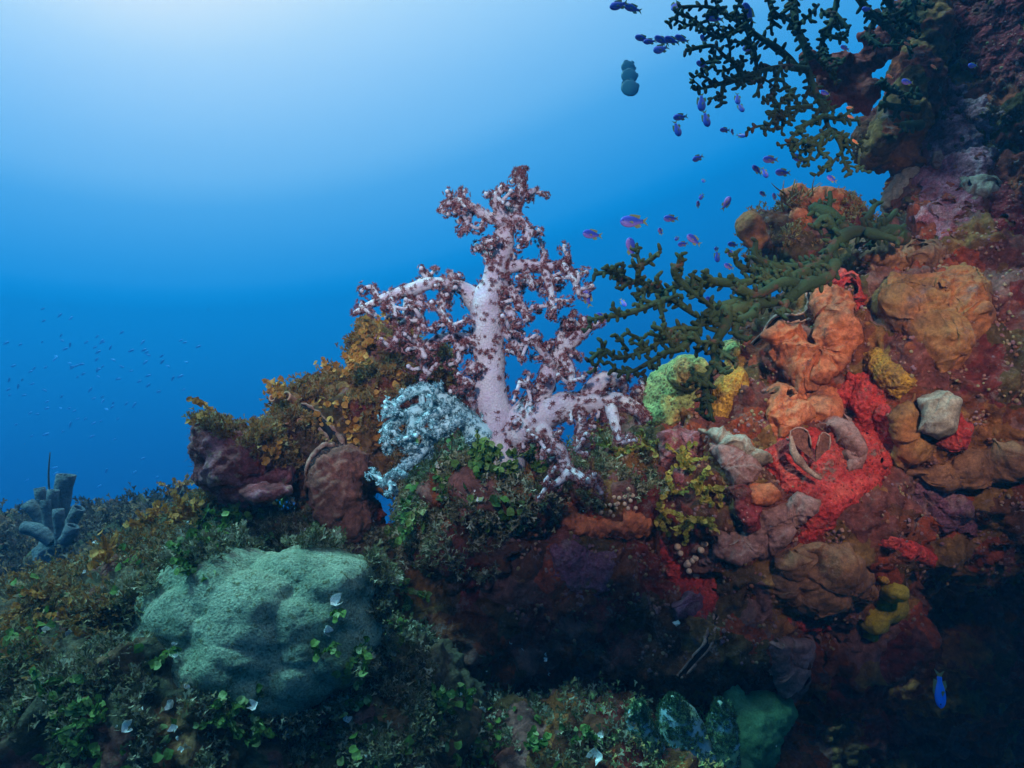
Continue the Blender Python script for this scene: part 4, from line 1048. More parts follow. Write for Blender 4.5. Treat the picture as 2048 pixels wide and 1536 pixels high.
UR = [
    (Z2([(1250, -40), (1232, 60), (1200, 130), (1170, 200), (1200, 280)]), 2.35, 2.3, 9, 5),
    (Z2([(1232, 60), (1290, 125)]), 2.32, 2.3, 6, 4.5), (Z2([(1170, 150), (1280, 170)]), 2.32, 2.3, 6, 4.5), (Z2([(1230, 60), (1170, 60)]), 2.32, 2.3, 6, 4.5),
    (Z2([(1310, -40), (1380, 70), (1450, 120), (1520, 160), (1560, 205)]), 2.4, 2.45, 11, 6),
    (Z2([(1400, 90), (1380, 150), (1430, 200)]), 2.4, 2.36, 8, 5), (Z2([(1450, -20), (1500, 60), (1590, 110)]), 2.45, 2.5, 12, 6),
    (Z2([(1380, 70), (1480, 60), (1560, 20)]), 2.42, 2.45, 10, 8), (Z2([(1500, 70), (1510, 130), (1590, 160)]), 2.45, 2.48, 9, 5),
    (Z2([(1550, -20), (1570, 60), (1540, 140)]), 2.5, 2.5, 12, 7),
    (Z2([(1600, 420), (1520, 400), (1440, 380)]), 2.55, 2.5, 12, 8), (Z2([(1590, 470), (1500, 460), (1430, 450)]), 2.55, 2.5, 12, 8), (Z2([(1600, 540), (1520, 540)]), 2.55, 2.5, 12, 8),
]
tree_coral('dense dark tree coral in the top corner pressed against the wall', P(1800, -10, 2.5), UR, 0.72)

# ------------------------------------------------------------------ tube sponges on the far slope
tb, _ = surf(110, 1085, 4.3)
DT = 4.0
def hollow_tube(pts, r0, r1, d):
    p3 = np.array([P(x, y, d) for x, y in pts]); rr = np.linspace(r0, r1, len(pts)) / F * d
    V, Fc, c, r, t = tube(p3, rr, 14, 0.03, 0.25, cap=False)
    n = len(c); s = 14
    Vi = V.reshape(n, s, 3); Vin = c[:, None] + (Vi - c[:, None]) * 0.72
    Vin[0] = Vin[1]
    Fi = [tuple(q + n * s for q in f[::-1]) for f in Fc]
    rim = [((n - 1) * s + k, (n - 1) * s + (k + 1) % s, n * s + (n - 1) * s + (k + 1) % s, n * s + (n - 1) * s + k) for k in range(s)]
    return np.vstack([V, Vin.reshape(-1, 3)]), Fc + Fi + rim
ts = empty('tube_sponge', P(115, 1085, DT)); tag(ts, 'cluster of bluish grey tube sponges on the far slope at the left', 'sponge')
for pts, r0, r1, dd in [([(118, 1080), (122, 1020), (130, 950)], 13, 17, 0), ([(110, 1085), (92, 1040), (80, 975)], 10, 11, .1), ([(112, 1085), (104, 1030), (108, 980)], 10, 12, -.08),
                        ([(108, 1085), (85, 1045), (56, 1005)], 11, 13, -.1), ([(105, 1085), (80, 1065), (46, 1055)], 13, 15, -.15), ([(118, 1090), (118, 1050), (117, 1018)], 10, 11, -.2),
                        ([(125, 1090), (140, 1050), (158, 1015)], 12, 13, -.1), ([(125, 1085), (138, 1070), (146, 1052)], 12, 13, -.3), ([(100, 1085), (96, 1050), (92, 1000)], 8, 9, -.12)]:
    build('tube', *hollow_tube(pts, r0, r1, DT + dd), M['tube'], ts)
V, Q = blob_mesh([(115, 1085, DT, 34, 26, .1), (115, 1110, DT, 40, 30, .15)], 0.016, lambda V: fbm(V, 8, 3) * 0.03); build('base', V, Q, M['tube'], ts)
V, Fc, *_ = tube(np.array([P(x, y, DT + .2) for x, y in [(100, 1000), (97, 950), (100, 905)]]), [.006, .005, .003], 6, 0.03)
tag(build('sea_whip', V, Fc, M['tube']), 'thin pale sea whip rising behind the tube sponges', 'sea whip')

# ------------------------------------------------------------------ leaves
def leaf_template(kind='disc'):
    if kind == 'disc':
        n = 8; V = [[0, 0, 0]]
        for k in range(n):
            a = 2 * math.pi * k / n; r = 1.0 + 0.14 * math.sin(3 * a) + (0.1 if k % 2 else -0.06)
            V.append([r * math.cos(a), r * math.sin(a), 0.28 * (math.cos(a) ** 2) + 0.10 * math.sin(2 * a)])
        return np.array(V), [(0, 1 + k, 1 + (k + 1) % n) for k in range(n)]
    if kind == 'cup':
        n = 9; V = []
        for j, (r, z) in enumerate(((0.15, 0), (0.7, 0.35), (1.0, 0.9))):
            for k in range(n):
                a = 1.5 * math.pi * k / (n - 1); w = 1 + 0.15 * math.sin(4 * a + j)
                V.append([r * w * math.cos(a), r * w * math.sin(a), z * (1 + 0.2 * math.sin(3 * a))])
        return np.array(V), [(j * n + k, j * n + k + 1, (j + 1) * n + k + 1, (j + 1) * n + k) for j in range(2) for k in range(n - 1)]
    if kind == 'blade':     # forked frond
        V = [[-.12, 0, 0], [.12, 0, 0], [-.16, .1, .7], [.16, -.1, .7], [-.55, .2, 1.3], [-.22, .12, 1.4], [.2, -.1, 1.45], [.55, -.25, 1.25]]
        return np.array(V, float), [(0, 1, 3, 2), (2, 3, 5, 4), (3, 7, 6, 2)]
    if kind == 'hair':
        V = [[-.07, 0, 0], [.07, 0, 0], [.03, .12, .9], [.1, .35, 1.7], [-.02, .1, .9]]
        return np.array(V, float), [(0, 1, 2, 4), (4, 2, 3)]
DISC, CUPL, BLADE, HAIR = leaf_template('disc'), leaf_template('cup'), leaf_template('blade'), leaf_template('hair')
def sample_region(srcs, n, poly, nview=0.45, zup=None):
    """random points on reef surfaces inside an outline of the photograph; returns pos, normal"""
    P_, N_ = [], []
    for (V, Q) in srcs:
        c = V[Q].mean(1); fn = np.cross(V[Q[:, 2]] - V[Q[:, 0]], V[Q[:, 3]] - V[Q[:, 1]])
        ar = np.linalg.norm(fn, axis=1) / 2; fn = fn / (2 * ar[:, None] + 1e-12)
        px, py = topix(c)
        ok = (poly_dist(px, py, poly) > 0) & ((fn * c).sum(1) / np.linalg.norm(c, axis=1) < nview) & (c[:, 1] > 0.3)
        if zup is not None: ok &= fn[:, 2] > zup
        idx = np.where(ok)[0]
        if len(idx) == 0: continue
        P_.append((c[idx], fn[idx], ar[idx], V, Q[idx]))
    if not P_: return np.zeros((0, 3)), np.zeros((0, 3))
    c = np.concatenate([p[0] for p in P_]); fn = np.concatenate([p[1] for p in P_]); ar = np.concatenate([p[2] for p in P_])
    pr = ar / ar.sum(); i = RNG.choice(len(c), n, p=pr)
    return c[i] + RNG.normal(size=(n, 3)) * 0.004, fn[i]
def scatter(name, label, cat, mat, srcs, n, poly, tmpl, size, tilt=0.6, up=0.3, lift=0.6, clump=(12, 0.1), zup=None, kind='stuff'):
    pos, nor = sample_region(srcs, n * 3, poly, zup=zup)
    if len(pos) == 0: print('EMPTY scatter', label); return
    dens = fbm(pos, clump[0], 3) + clump[1] + RNG.normal(size=len(pos)) * 0.15
    k = np.argsort(-dens)[:n]; pos, nor = pos[k], nor[k]; hgt = np.clip(dens[k], 0, 1)
    s = RNG.uniform(0.6, 1.4, len(pos)) * size
    d = nor + RNG.normal(size=pos.shape) * tilt + [0, -0.1, up]
    pos = pos + nor * (s * lift * RNG.uniform(0, 2.2, len(pos)) * (0.4 + hgt))[:, None]
    V, Fc = inst(*tmpl, frame_mats(pos, d, s))
    o = build(name, V, Fc, mat, smooth=False); tag(o, label, cat, kind=kind)
    return o
full = [(-100, -100), (2150, -100), (2150, 1650), (-100, 1650)]
leftp = [(-80, 1100), (300, 1000), (620, 1000), (860, 1120), (860, 1650), (-80, 1650)]
S_ALL = [REEF, LREEF, ARCH, FAR]
scatter('turf_algae', 'dull green brown turf algae matted over the lower left reef', 'algae', M['turf'], [LREEF], 60000, leftp, BLADE, 0.0095, 0.8, 0.3, 1.0)
scatter('turf_algae', 'fine brown hair turf over the lower left reef', 'algae', M['turfb'], [LREEF], 50000, leftp, HAIR, 0.010, 0.9, 0.3, 0.6)
scatter('turf_algae', 'rusty and olive frilly turf on the left ridge behind the dark red boulder', 'algae', M['turfo'], [ARCH], 22000, [(360, 620), (900, 620), (900, 1000), (700, 900), (600, 880), (540, 960)], BLADE, 0.0095, 0.8, 0.5, 1.3, zup=0.15)
scatter('turf_algae', 'orange brown turf among the leaves left of the boulder coral', 'algae', M['turfo'], [LREEF], 14000, [(-80, 1150), (200, 1100), (330, 980), (520, 1000), (440, 1120), (250, 1260), (100, 1330), (-80, 1300)], BLADE, 0.011, 0.8, 0.3, 1.5)
scatter('turf_algae', 'bluish turf covering the far slope below the tube sponges', 'algae', M['turfb'], [FAR], 40000, full, BLADE, 0.020, 0.9, 0.3, 1.5)
scatter('turf_algae', 'green turf over the mound at the foot of the white soft coral', 'algae', M['turf'], [REEF, ARCH], 30000, [(780, 880), (1300, 880), (1330, 980), (1200, 1010), (1050, 1060), (980, 1160), (800, 1120), (780, 960)], BLADE, 0.0095, 0.8, 0.3, 1.2)
scatter('turf_algae', 'reddish turf fuzz over the right side of the reef', 'algae', M['turfr'], [REEF] + CRUSTS, 70000, [(1200, 400), (2100, -50), (2100, 1250), (1300, 1350), (1100, 1050)], HAIR, 0.0065, 1.0, 0.1, 0.5, clump=(9, 0.1))
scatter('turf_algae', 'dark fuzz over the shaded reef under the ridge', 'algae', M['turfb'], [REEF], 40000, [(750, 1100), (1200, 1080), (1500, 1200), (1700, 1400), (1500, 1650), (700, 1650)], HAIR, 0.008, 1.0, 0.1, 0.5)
scatter('turf_algae', 'green turf along the bottom edge of the picture', 'algae', M['turf'], [REEF, LREEF], 16000, [(620, 1400), (1300, 1380), (1300, 1650), (620, 1650)], BLADE, 0.010, 0.8, 0.3, 1.2)
BR = [(BV, BQ)]
for lb, pl, n_ in [('turf creeping up the left edge of the boulder coral', [(200, 1180), (290, 1180), (275, 1260), (310, 1340), (300, 1420), (200, 1420)], 2600),
                   ('turf creeping over the bottom edge of the boulder coral', [(280, 1415), (400, 1410), (520, 1432), (640, 1400), (700, 1360), (760, 1360), (700, 1490), (280, 1490)], 2200),
                   ('turf creeping over the right edge of the boulder coral', [(730, 1120), (800, 1120), (800, 1340), (700, 1340), (735, 1260), (745, 1190)], 2600),
                   ('turf creeping over the top edge of the boulder coral', [(300, 1080), (420, 1080), (560, 1060), (740, 1060), (740, 1100), (620, 1098), (470, 1100), (360, 1150), (300, 1180)], 2600)]:
    scatter('turf_algae', lb, 'algae', M['turf'], BR, n_, pl, BLADE, 0.010, 0.8, 0.3, 1.4, clump=(20, 0.2))
scatter('lime_growth', 'yellow green fuzzy growth patched over the bottom reef by the pale blue coral', 'algae', M['lime'], [REEF], 5000, [(1200, 1395), (1480, 1395), (1480, 1650), (1200, 1650)], BLADE, 0.009, 0.8, 0.4, 2.5, clump=(10, -.1))
scatter('turf_algae', 'rusty red fuzz over the left ridge and its shaded face', 'algae', M['turfr'], [ARCH, (KV, KQ), VB], 16000, full, HAIR, 0.008, 0.9, 0.2, 0.6)
scatter('turf_algae', 'tan and olive turf crowning the dark red boulder', 'algae', M['turfo'], [(KV, KQ)], 7000, [(360, 700), (620, 700), (620, 1000), (430, 870), (360, 830)], BLADE, 0.010, 0.8, 0.7, 1.6, zup=0.5)
scatter('turf_algae', 'turf growing on the outcrop behind the tree coral', 'algae', M['turfo'], [OUTC], 5000, full, BLADE, 0.010, 0.8, 0.3, 1.0)
NOD = (ICO1[0] * (1 + 0.25 * np.sin(ICO1[0][:, :1] * 7 + ICO1[0][:, 1:2] * 5)) * [1, 1, .6], ICO1[1])
M['nod'] = material('growth_nodules', [(0.1, (0.16, 0.05, 0.04)), (0.3, (0.26, 0.10, 0.05)), (0.5, (0.20, 0.10, 0.12)), (0.62, (0.30, 0.15, 0.11)), (0.75, (0.22, 0.17, 0.07)), (0.95, (0.36, 0.26, 0.24))], 9, bump=0.3, island=True, fine=0.3)
scatter('reef_nodules', 'small rounded growths strewn over the right side of the reef', 'growth', M['nod'], [REEF], 14000, [(1060, 1000), (1300, 840), (1500, 650), (1700, 420), (1750, -50), (2100, -50), (2100, 1150), (1700, 1300), (1300, 1350), (1000, 1250)], NOD, 0.0055, 0.4, 0.0, 0.3, clump=(14, 0.0))
scatter('pale_leaves', 'small pale and white curled leaf tips strewn through the foreground growth', 'algae', M['leafw'], [LREEF, REEF], 420, [(-50, 1150), (350, 980), (640, 1000), (850, 900), (1080, 900), (1060, 1100), (840, 1150), (1250, 1400), (1250, 1600), (-50, 1600)], CUPL, 0.0048, 0.7, 0.4, 2.5, clump=(6, 0))
scatter('leafy_algae', 'loose green leaves strewn through the lower left turf', 'algae', M['leaf'], [LREEF], 1500, leftp, DISC, 0.0085, 0.8, 0.2, 2.0, clump=(7, 0))
scatter('leafy_algae', 'olive and orange leaves strewn over the left ridge', 'algae', M['leafo'], [ARCH], 700, [(360, 620), (900, 620), (900, 1000), (700, 900), (600, 880), (540, 960)], DISC, 0.0085, 0.8, 0.2, 1.6, clump=(7, 0))
scatter('leafy_algae', 'small green leaves over the mound at the foot of the white soft coral', 'algae', M['leaf'], [REEF, ARCH], 900, [(780, 880), (1060, 870), (1090, 1000), (1000, 1120), (800, 1120)], DISC, 0.009, 0.8, 0.2, 2.0, clump=(7, 0))
scatter('leafy_algae', 'small bright green leaves along the bottom edge', 'algae', M['leaf'], [REEF, LREEF], 500, [(800, 1420), (1300, 1390), (1300, 1650), (800, 1650)], DISC, 0.009, 0.8, 0.2, 2.0, clump=(7, 0))

# leafy plants one can count
def leaf_chain(root, direction, nseg, r, mb_leaf, mb_stem, curl=0.35, branch=0.3, kind=DISC):
    p = np.array(root, float); d = np.array(direction, float); d /= np.linalg.norm(d)
    pts = [p.copy()]
    for i in range(nseg):
        d = d + RNG.normal(size=3) * curl; d /= np.linalg.norm(d)
        p = p + d * r * 1.5; pts.append(p.copy())
        nrm_ = RNG.normal(size=3) * 0.7 + np.array([0, -1.0, 0.4])
        V, Fc = inst(*kind, frame_mats(p[None], nrm_[None], r * RNG.uniform(0.75, 1.15)))
        mb_leaf.add(V, Fc)
        if RNG.random() < branch and nseg - i > 2:
            leaf_chain(p, d + RNG.normal(size=3) * 0.8, (nseg - i) // 2 + 1, r * 0.95, mb_leaf, mb_stem, curl, branch * 0.6, kind)
    V, Fc, *_ = tube(pts, [0.0018] * len(pts), 5, 0.01); mb_stem.add(V, Fc)
def plant(name, label, cat, mat, px, py, n=5, seg=6, r=0.009, up=(0, -0.4, 1.0), spread=0.5, curl=0.3, group=None, lift=0.0):
    p, nn_ = surf(px, py); p = p + nn_ * lift
    root = empty(name, p); tag(root, label, cat, group)
    a, b = MB(), MB()
    for _ in range(n):
        leaf_chain(p + RNG.normal(size=3) * 0.006, np.array(up) * 1.0 + nn_ * 0.4 + RNG.normal(size=3) * spread, seg + RNG.integers(-1, 2), r, a, b, curl)
    a.build('leaves', mat, root, smooth=False); b.build('stems', mat, root)
    return root
G1 = 'green leafy algae plants'
for (px, py, n, seg, up, lab) in [
    (860, 930, 7, 6, (0, -.4, 1), 'green leafy algae in front of the lowest left arm of the white soft coral'),
    (950, 935, 9, 7, (0, -.5, 1), 'green leafy algae hiding the foot of the white soft coral stalk'),
    (1000, 940, 8, 6, (-.1, -.5, 1), 'yellow green leafy algae standing before the white soft coral stalk'),
    (1060, 930, 7, 6, (.2, -.5, 1), 'green leafy algae between the stalk and lower right arms of the white soft coral'),
    (1020, 960, 7, 6, (.2, -.5, 1), 'green leafy algae just right of the white soft coral foot'),
    (900, 1000, 8, 6, (0, -.8, .4), 'green leafy algae hanging down the mound face beneath the white soft coral'),
    (800, 1090, 7, 6, (-.6, -.8, .4), 'dark green leafy algae at the right end of the boulder coral'),
    (830, 1050, 6, 5, (0, -.8, .6), 'green leafy algae beside the small water gap, on its right'),
    (770, 1150, 6, 5, (.3, -.8, .0), 'green leafy sprig dangling over the right end of the boulder coral'),
    (800, 1190, 4, 6, (1, -.6, .3), 'green leafy sprig pointing right into the dark hollow'),
    (770, 1300, 3, 6, (.9, -.6, .5), 'light green sprig floating against the dark hollow, right of the boulder coral'),
    (720, 1290, 5, 6, (0, -.8, -.6), 'ragged green strand hanging down the right flank of the boulder coral'),
    (720, 1400, 4, 5, (.2, -.8, -.5), 'green strand hanging near the bottom, right of the boulder coral'),
    (640, 1300, 3, 4, (0, -1, .4), 'small lime green sprig on the right part of the boulder coral'),
    (660, 1230, 3, 4, (.3, -1, .4), 'small dark green sprig on the upper right of the boulder coral'),
    (330, 1310, 3, 3, (0, -1, .4), 'small lime green sprig on the left part of the boulder coral'),
    (440, 1420, 6, 5, (0, -.8, .6), 'green leafy algae overlapping the bottom edge of the boulder coral'),
    (500, 1430, 5, 5, (0, -.8, .6), 'green leafy clump right below the boulder coral centre'),
    (190, 1440, 6, 5, (0, -.6, .8), 'green leafy clump low at the left, beside white curled leaves'),
    (100, 1400, 5, 5, (0, -.6, .8), 'dark green leafy clump near the left edge'),
    (180, 1510, 6, 5, (0, -.6, .8), 'bright green leafy clump at the bottom left edge'),
    (40, 1300, 5, 5, (0, -.6, .8), 'green leafy clump at the left edge above the dark turf'),
    (420, 1100, 6, 6, (0, -.5, 1), 'green leafy algae on top of the left end of the boulder coral'),
    (370, 1140, 6, 5, (0, -.5, 1), 'green leafy algae at the upper left shoulder of the boulder coral'),
    (560, 1020, 5, 5, (0, -.5, 1), 'green leafy algae below the gaping oyster'),
    (470, 1040, 6, 5, (0, -.5, 1), 'green leafy algae in front of the dark red boulder'),
    (620, 1060, 4, 4, (0, -.5, 1), 'green leafy sprig behind the top of the boulder coral'),
    (880, 1420, 5, 5, (0, -.6, .8), 'green leafy clump in the dark hollow at the bottom'),
    (930, 1400, 4, 4, (0, -.6, .8), 'green leafy sprig in the dark hollow, right of its neighbour'),
    (1180, 1480, 5, 5, (.4, -.6, .8), 'bright green sprig at the bottom left of the pale blue soft coral'),
    (1060, 1500, 5, 4, (0, -.6, .8), 'small green clump at the bottom centre edge'),
]:
    plant('leafy_algae', lab, 'algae', M['leaf'], px, py, n, seg, 0.0088 if px < 700 else 0.0095, up, group=G1)
G2 = 'orange and olive leafy algae plants'
for (px, py, n, seg, up, r, lab) in [
    (350, 1000, 3, 11, (-.25, -.2, 1), .0105, 'tall orange leafy stalk left of the dark red boulder'),
    (395, 1040, 6, 6, (-.2, -.4, 1), .0105, 'orange leafy clump at the base of the tall orange stalk'),
    (310, 1060, 5, 6, (-.3, -.4, 1), .0105, 'orange brown leafy clump at the left end of the near ridge'),
    (430, 850, 3, 7, (-.7, -.1, .5), .0110, 'orange beaded algae sprig leaning left over the dark red boulder'),
    (210, 1130, 4, 4, (0, -.4, 1), .0105, 'orange tipped sprig standing alone before the far slope'),
    (100, 1230, 5, 4, (0, -.5, .8), .010, 'rusty leafy clump near the left edge'),
    (150, 1240, 5, 4, (0, -.5, .8), .010, 'second rusty leafy clump, right of the one near the left edge'),
    (40, 1250, 5, 4, (0, -.5, .8), .010, 'rusty leafy clump touching the left edge'),
    (560, 800, 4, 5, (-.1, -.3, 1), .010, 'orange algae tuft above the peach cups'),
    (750, 700, 5, 6, (-.2, -.2, 1), .011, 'orange algae tuft at the top of the left ridge under the white soft coral'),
    (650, 760, 5, 5, (-.1, -.3, 1), .010, 'olive orange algae tuft in the middle of the left ridge crest'),
    (700, 740, 5, 5, (0, -.4, .8), .010, 'olive algae tuft right of the ridge crest'),
    (540, 920, 4, 4, (0, -.6, .6), .010, 'yellow algae tuft on the right shoulder of the dark red boulder'),
    (790, 850, 4, 5, (0, -.6, -.2), .010, 'rusty orange algae hanging in the shade right of the oyster'),
]:
    plant('leafy_algae', lab, 'algae', M['leafo'], px, py, n, seg, r, up, group=G2)
for (px, py, n, seg, up, r, lab) in [
    (1330, 980, 7, 6, (0, -.8, .2), .0085, 'olive yellow algae left of the pink crust foot'),
    (1370, 930, 7, 6, (0, -.8, .4), .0085, 'olive yellow algae over the pink and crimson crust'),
    (1400, 970, 7, 6, (.1, -.8, 0), .0085, 'golden algae right of the olive cluster'),
    (1390, 1040, 7, 6, (0, -.8, -.3), .0085, 'golden algae trailing down above the cream beads'),
    (1330, 1030, 6, 6, (-.1, -.8, -.3), .0085, 'olive algae trailing down left of the golden algae'),
    (1240, 900, 6, 5, (0, -.8, .4), .0085, 'golden algae seen through the right arm of the white soft coral'),
    (1200, 860, 5, 5, (0, -.8, .4), .0085, 'small golden algae tuft beneath the long right arm of the white soft coral'),
    (1290, 890, 6, 5, (0, -.8, .4), .0085, 'olive algae at the end of the long right arm of the white soft coral'),
]:
    plant('leafy_algae', lab, 'algae', M['leafy'], px, py, n, seg, r, up, group='olive leafy algae plants')
# cream beads
p, nn_ = surf(1380, 1110)
bd = empty('bead_algae', p); tag(bd, 'string of cream beads hanging over the narrow red strip', 'algae')
for (x, y, r) in [(1357, 1100, 7), (1366, 1112, 6), (1374, 1120, 7), (1383, 1116, 6), (1392, 1110, 6), (1400, 1102, 7), (1408, 1094, 6), (1410, 1086, 5), (1380, 1130, 7), (1384, 1142, 6), (1390, 1154, 7), (1370, 1124, 6), (1398, 1112, 5), (1388, 1126, 6)]:
    q, qn = surf(x, y); c = q + qn * 0.012; 
    V = ICO2[0] * (r / F * c[1]); V = V * (1 + 0.12 * fbm(V * 30 + c, 4, 2))[:, None] + c
    build('bead', V, ICO2[1], M['bead'], bd)
for (x, y, r, lab) in [(1225, 1015, 9, 'ring of peach beads beside the orange crust, the lower left one'), (1255, 1000, 9, 'cluster of peach beads beside the orange crust, upper right one')]:
    q, qn = surf(x, y); e = empty('bead_cluster', q); tag(e, lab, 'algae', 'peach bead clusters')
    for k in range(9):
        a = k * 0.7; c = q + qn * 0.01 + np.array([math.cos(a), 0, math.sin(a)]) * 0.022 * (0.5 + 0.5 * (k % 3))
        V = ICO1[0] * 0.007 + c; build('bead', V, ICO1[1], M['bead'], e)
# peach cups on the left ridge
for (x, y, r, lab) in [(585, 800, 10, 'largest peach cup coral beside the top of the oyster gape'), (552, 800, 7, 'peach cup coral at the left end of its row'), (578, 832, 6, 'peach cup coral in the middle of the lower trio'),
                       (595, 828, 6, 'peach cup coral at the upper right of the lower trio'), (580, 848, 7, 'peach cup coral at the bottom of the lower trio'), (602, 846, 5, 'smallest peach cup coral near the oyster gape')]:
    q, qn = surf(x, y); e = empty('cup_coral', q); tag(e, lab, 'cup coral', 'peach cup corals on the left ridge')
    rr = r / F * q[1]; ax = np.array([-0.25, -1.0, 0.35]) + qn * 0.3; ax /= np.linalg.norm(ax)
    V, Fc, c, rd, t = tube([q - ax * rr, q + ax * rr * 1.2, q + ax * rr * 2.4], [rr * .8, rr * .85, rr * 1.05], 14, rr * .5, 0.1, cap=False)
    n = len(c); Vi = c[:, None] + (V.reshape(n, 14, 3) - c[:, None]) * 0.62
    rim = [((n - 1) * 14 + k, (n - 1) * 14 + (k + 1) % 14, n * 14 + (n - 1) * 14 + (k + 1) % 14, n * 14 + (n - 1) * 14 + k) for k in range(14)]
    build('cup', np.vstack([V, Vi.reshape(-1, 3)]), Fc + [tuple(i + n * 14 for i in f[::-1]) for f in Fc] + rim, M['cup'], e)
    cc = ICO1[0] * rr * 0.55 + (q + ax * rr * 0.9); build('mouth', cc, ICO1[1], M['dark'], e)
# feathery hydroid on the outcrop
q = P(1600, 395, 2.74); e = empty('hydroid', q); tag(e, 'feathery orange hydroid standing on the outcrop top', 'hydroid')
mb = MB()
for k in range(70):
    v = RNG.normal(size=3) * [.9, .4, .5] + [0, -.2, 1.0]; v /= np.linalg.norm(v)
    st = q + np.array([RNG.uniform(-.07, .09), RNG.uniform(-.03, .03), RNG.uniform(-0.05, 0.01)])
    l = RNG.uniform(.03, .07)
    V, Fc, *_ = tube([st, st + v * l * .5, st + v * l + [0.01, 0, .0]], [.003, .0022, .001], 5, .012); mb.add(V, Fc)
mb.build('fronds', M['turfo'], e)
# bleached curled leaves: things one can count
for (px, py, r, lab) in [
    (672, 1208, .016, 'large white curled leaf on the upper right of the boulder coral'), (648, 1262, .012, 'white curled leaf above the lime sprig on the boulder coral'),
    (877, 932, .011, 'white curled leaf in the algae before the soft coral foot'), (965, 1008, .010, 'flat white disc leaf on the mound under the soft coral'),
    (590, 998, .009, 'white leaf below the gaping oyster'), (535, 1010, .011, 'white leaf in the algae before the dark red boulder'), (515, 1030, .009, 'white leaf tucked lower left before the dark red boulder'),
    (530, 1062, .012, 'white ruffled leaf at the top edge of the boulder coral'), (605, 1070, .008, 'small white leaf at the top of the boulder coral, right of the ruffled one'),
    (190, 1092, .012, 'white leaf beside the lone orange tipped sprig'), (252, 1225, .011, 'white leaf left of the boulder coral'), (222, 1165, .009, 'pale green leaf above the left shoulder of the boulder coral'),
    (155, 1420, .013, 'white curled leaf with blue edge in the lower left turf'), (180, 1425, .009, 'white leaf just right of the blue edged one'), (260, 1450, .012, 'white curled leaf below the left end of the boulder coral'),
    (355, 1420, .012, 'upright white curled leaf on the bottom of the boulder coral'), (357, 1455, .009, 'flat white leaf under the boulder coral bottom'), (502, 1405, .011, 'white leaf at the bottom edge of the boulder coral'),
    (565, 1478, .011, 'curled white leaf near the bottom, right of the boulder coral'), (706, 1436, .009, 'white leaf at the tip of the hanging strand'), (130, 1275, .008, 'small white leaf in the left turf'),
    (95, 1268, .008, 'pale leaf near the left edge of the turf'), (940, 1395, .009, 'blue white leaf in the dark hollow'), (960, 1415, .009, 'second blue white leaf in the dark hollow, lower right'),
    (1350, 1257, .010, 'tiny white leaf on the shaded reef left of the long crack'), (1090, 1490, .011, 'upright white ring leaf at the bottom edge'), (1190, 1520, .018, 'large pale leaf at the bottom edge by the pale blue soft coral'),
    (1210, 1470, .011, 'pale green white leaf above the bottom edge pale leaf'), (1018, 862, .007, 'tiny white leaf on the soft coral foot algae'), (838, 1078, .012, 'white leaf in the algae at the right end of the boulder coral'), (820, 1068, .010, 'pale leaf left of its neighbour at the right end of the boulder coral')]:
    q, qn = surf(px, py)
    m = frame_mats((q + qn * 0.012)[None], (np.array([0, -.5, .6]) + RNG.normal(size=3) * .4)[None], r)
    V, Fc = inst(*CUPL, m)
    V = np.vstack([V, V + qn * 0.0012]); nF = len(CUPL[0])
    tag(build('pale_leaf', V, Fc + [tuple(i + nF for i in f[::-1]) for f in Fc], M['leafw']), lab, 'leaf', 'pale curled leaves on the reef')

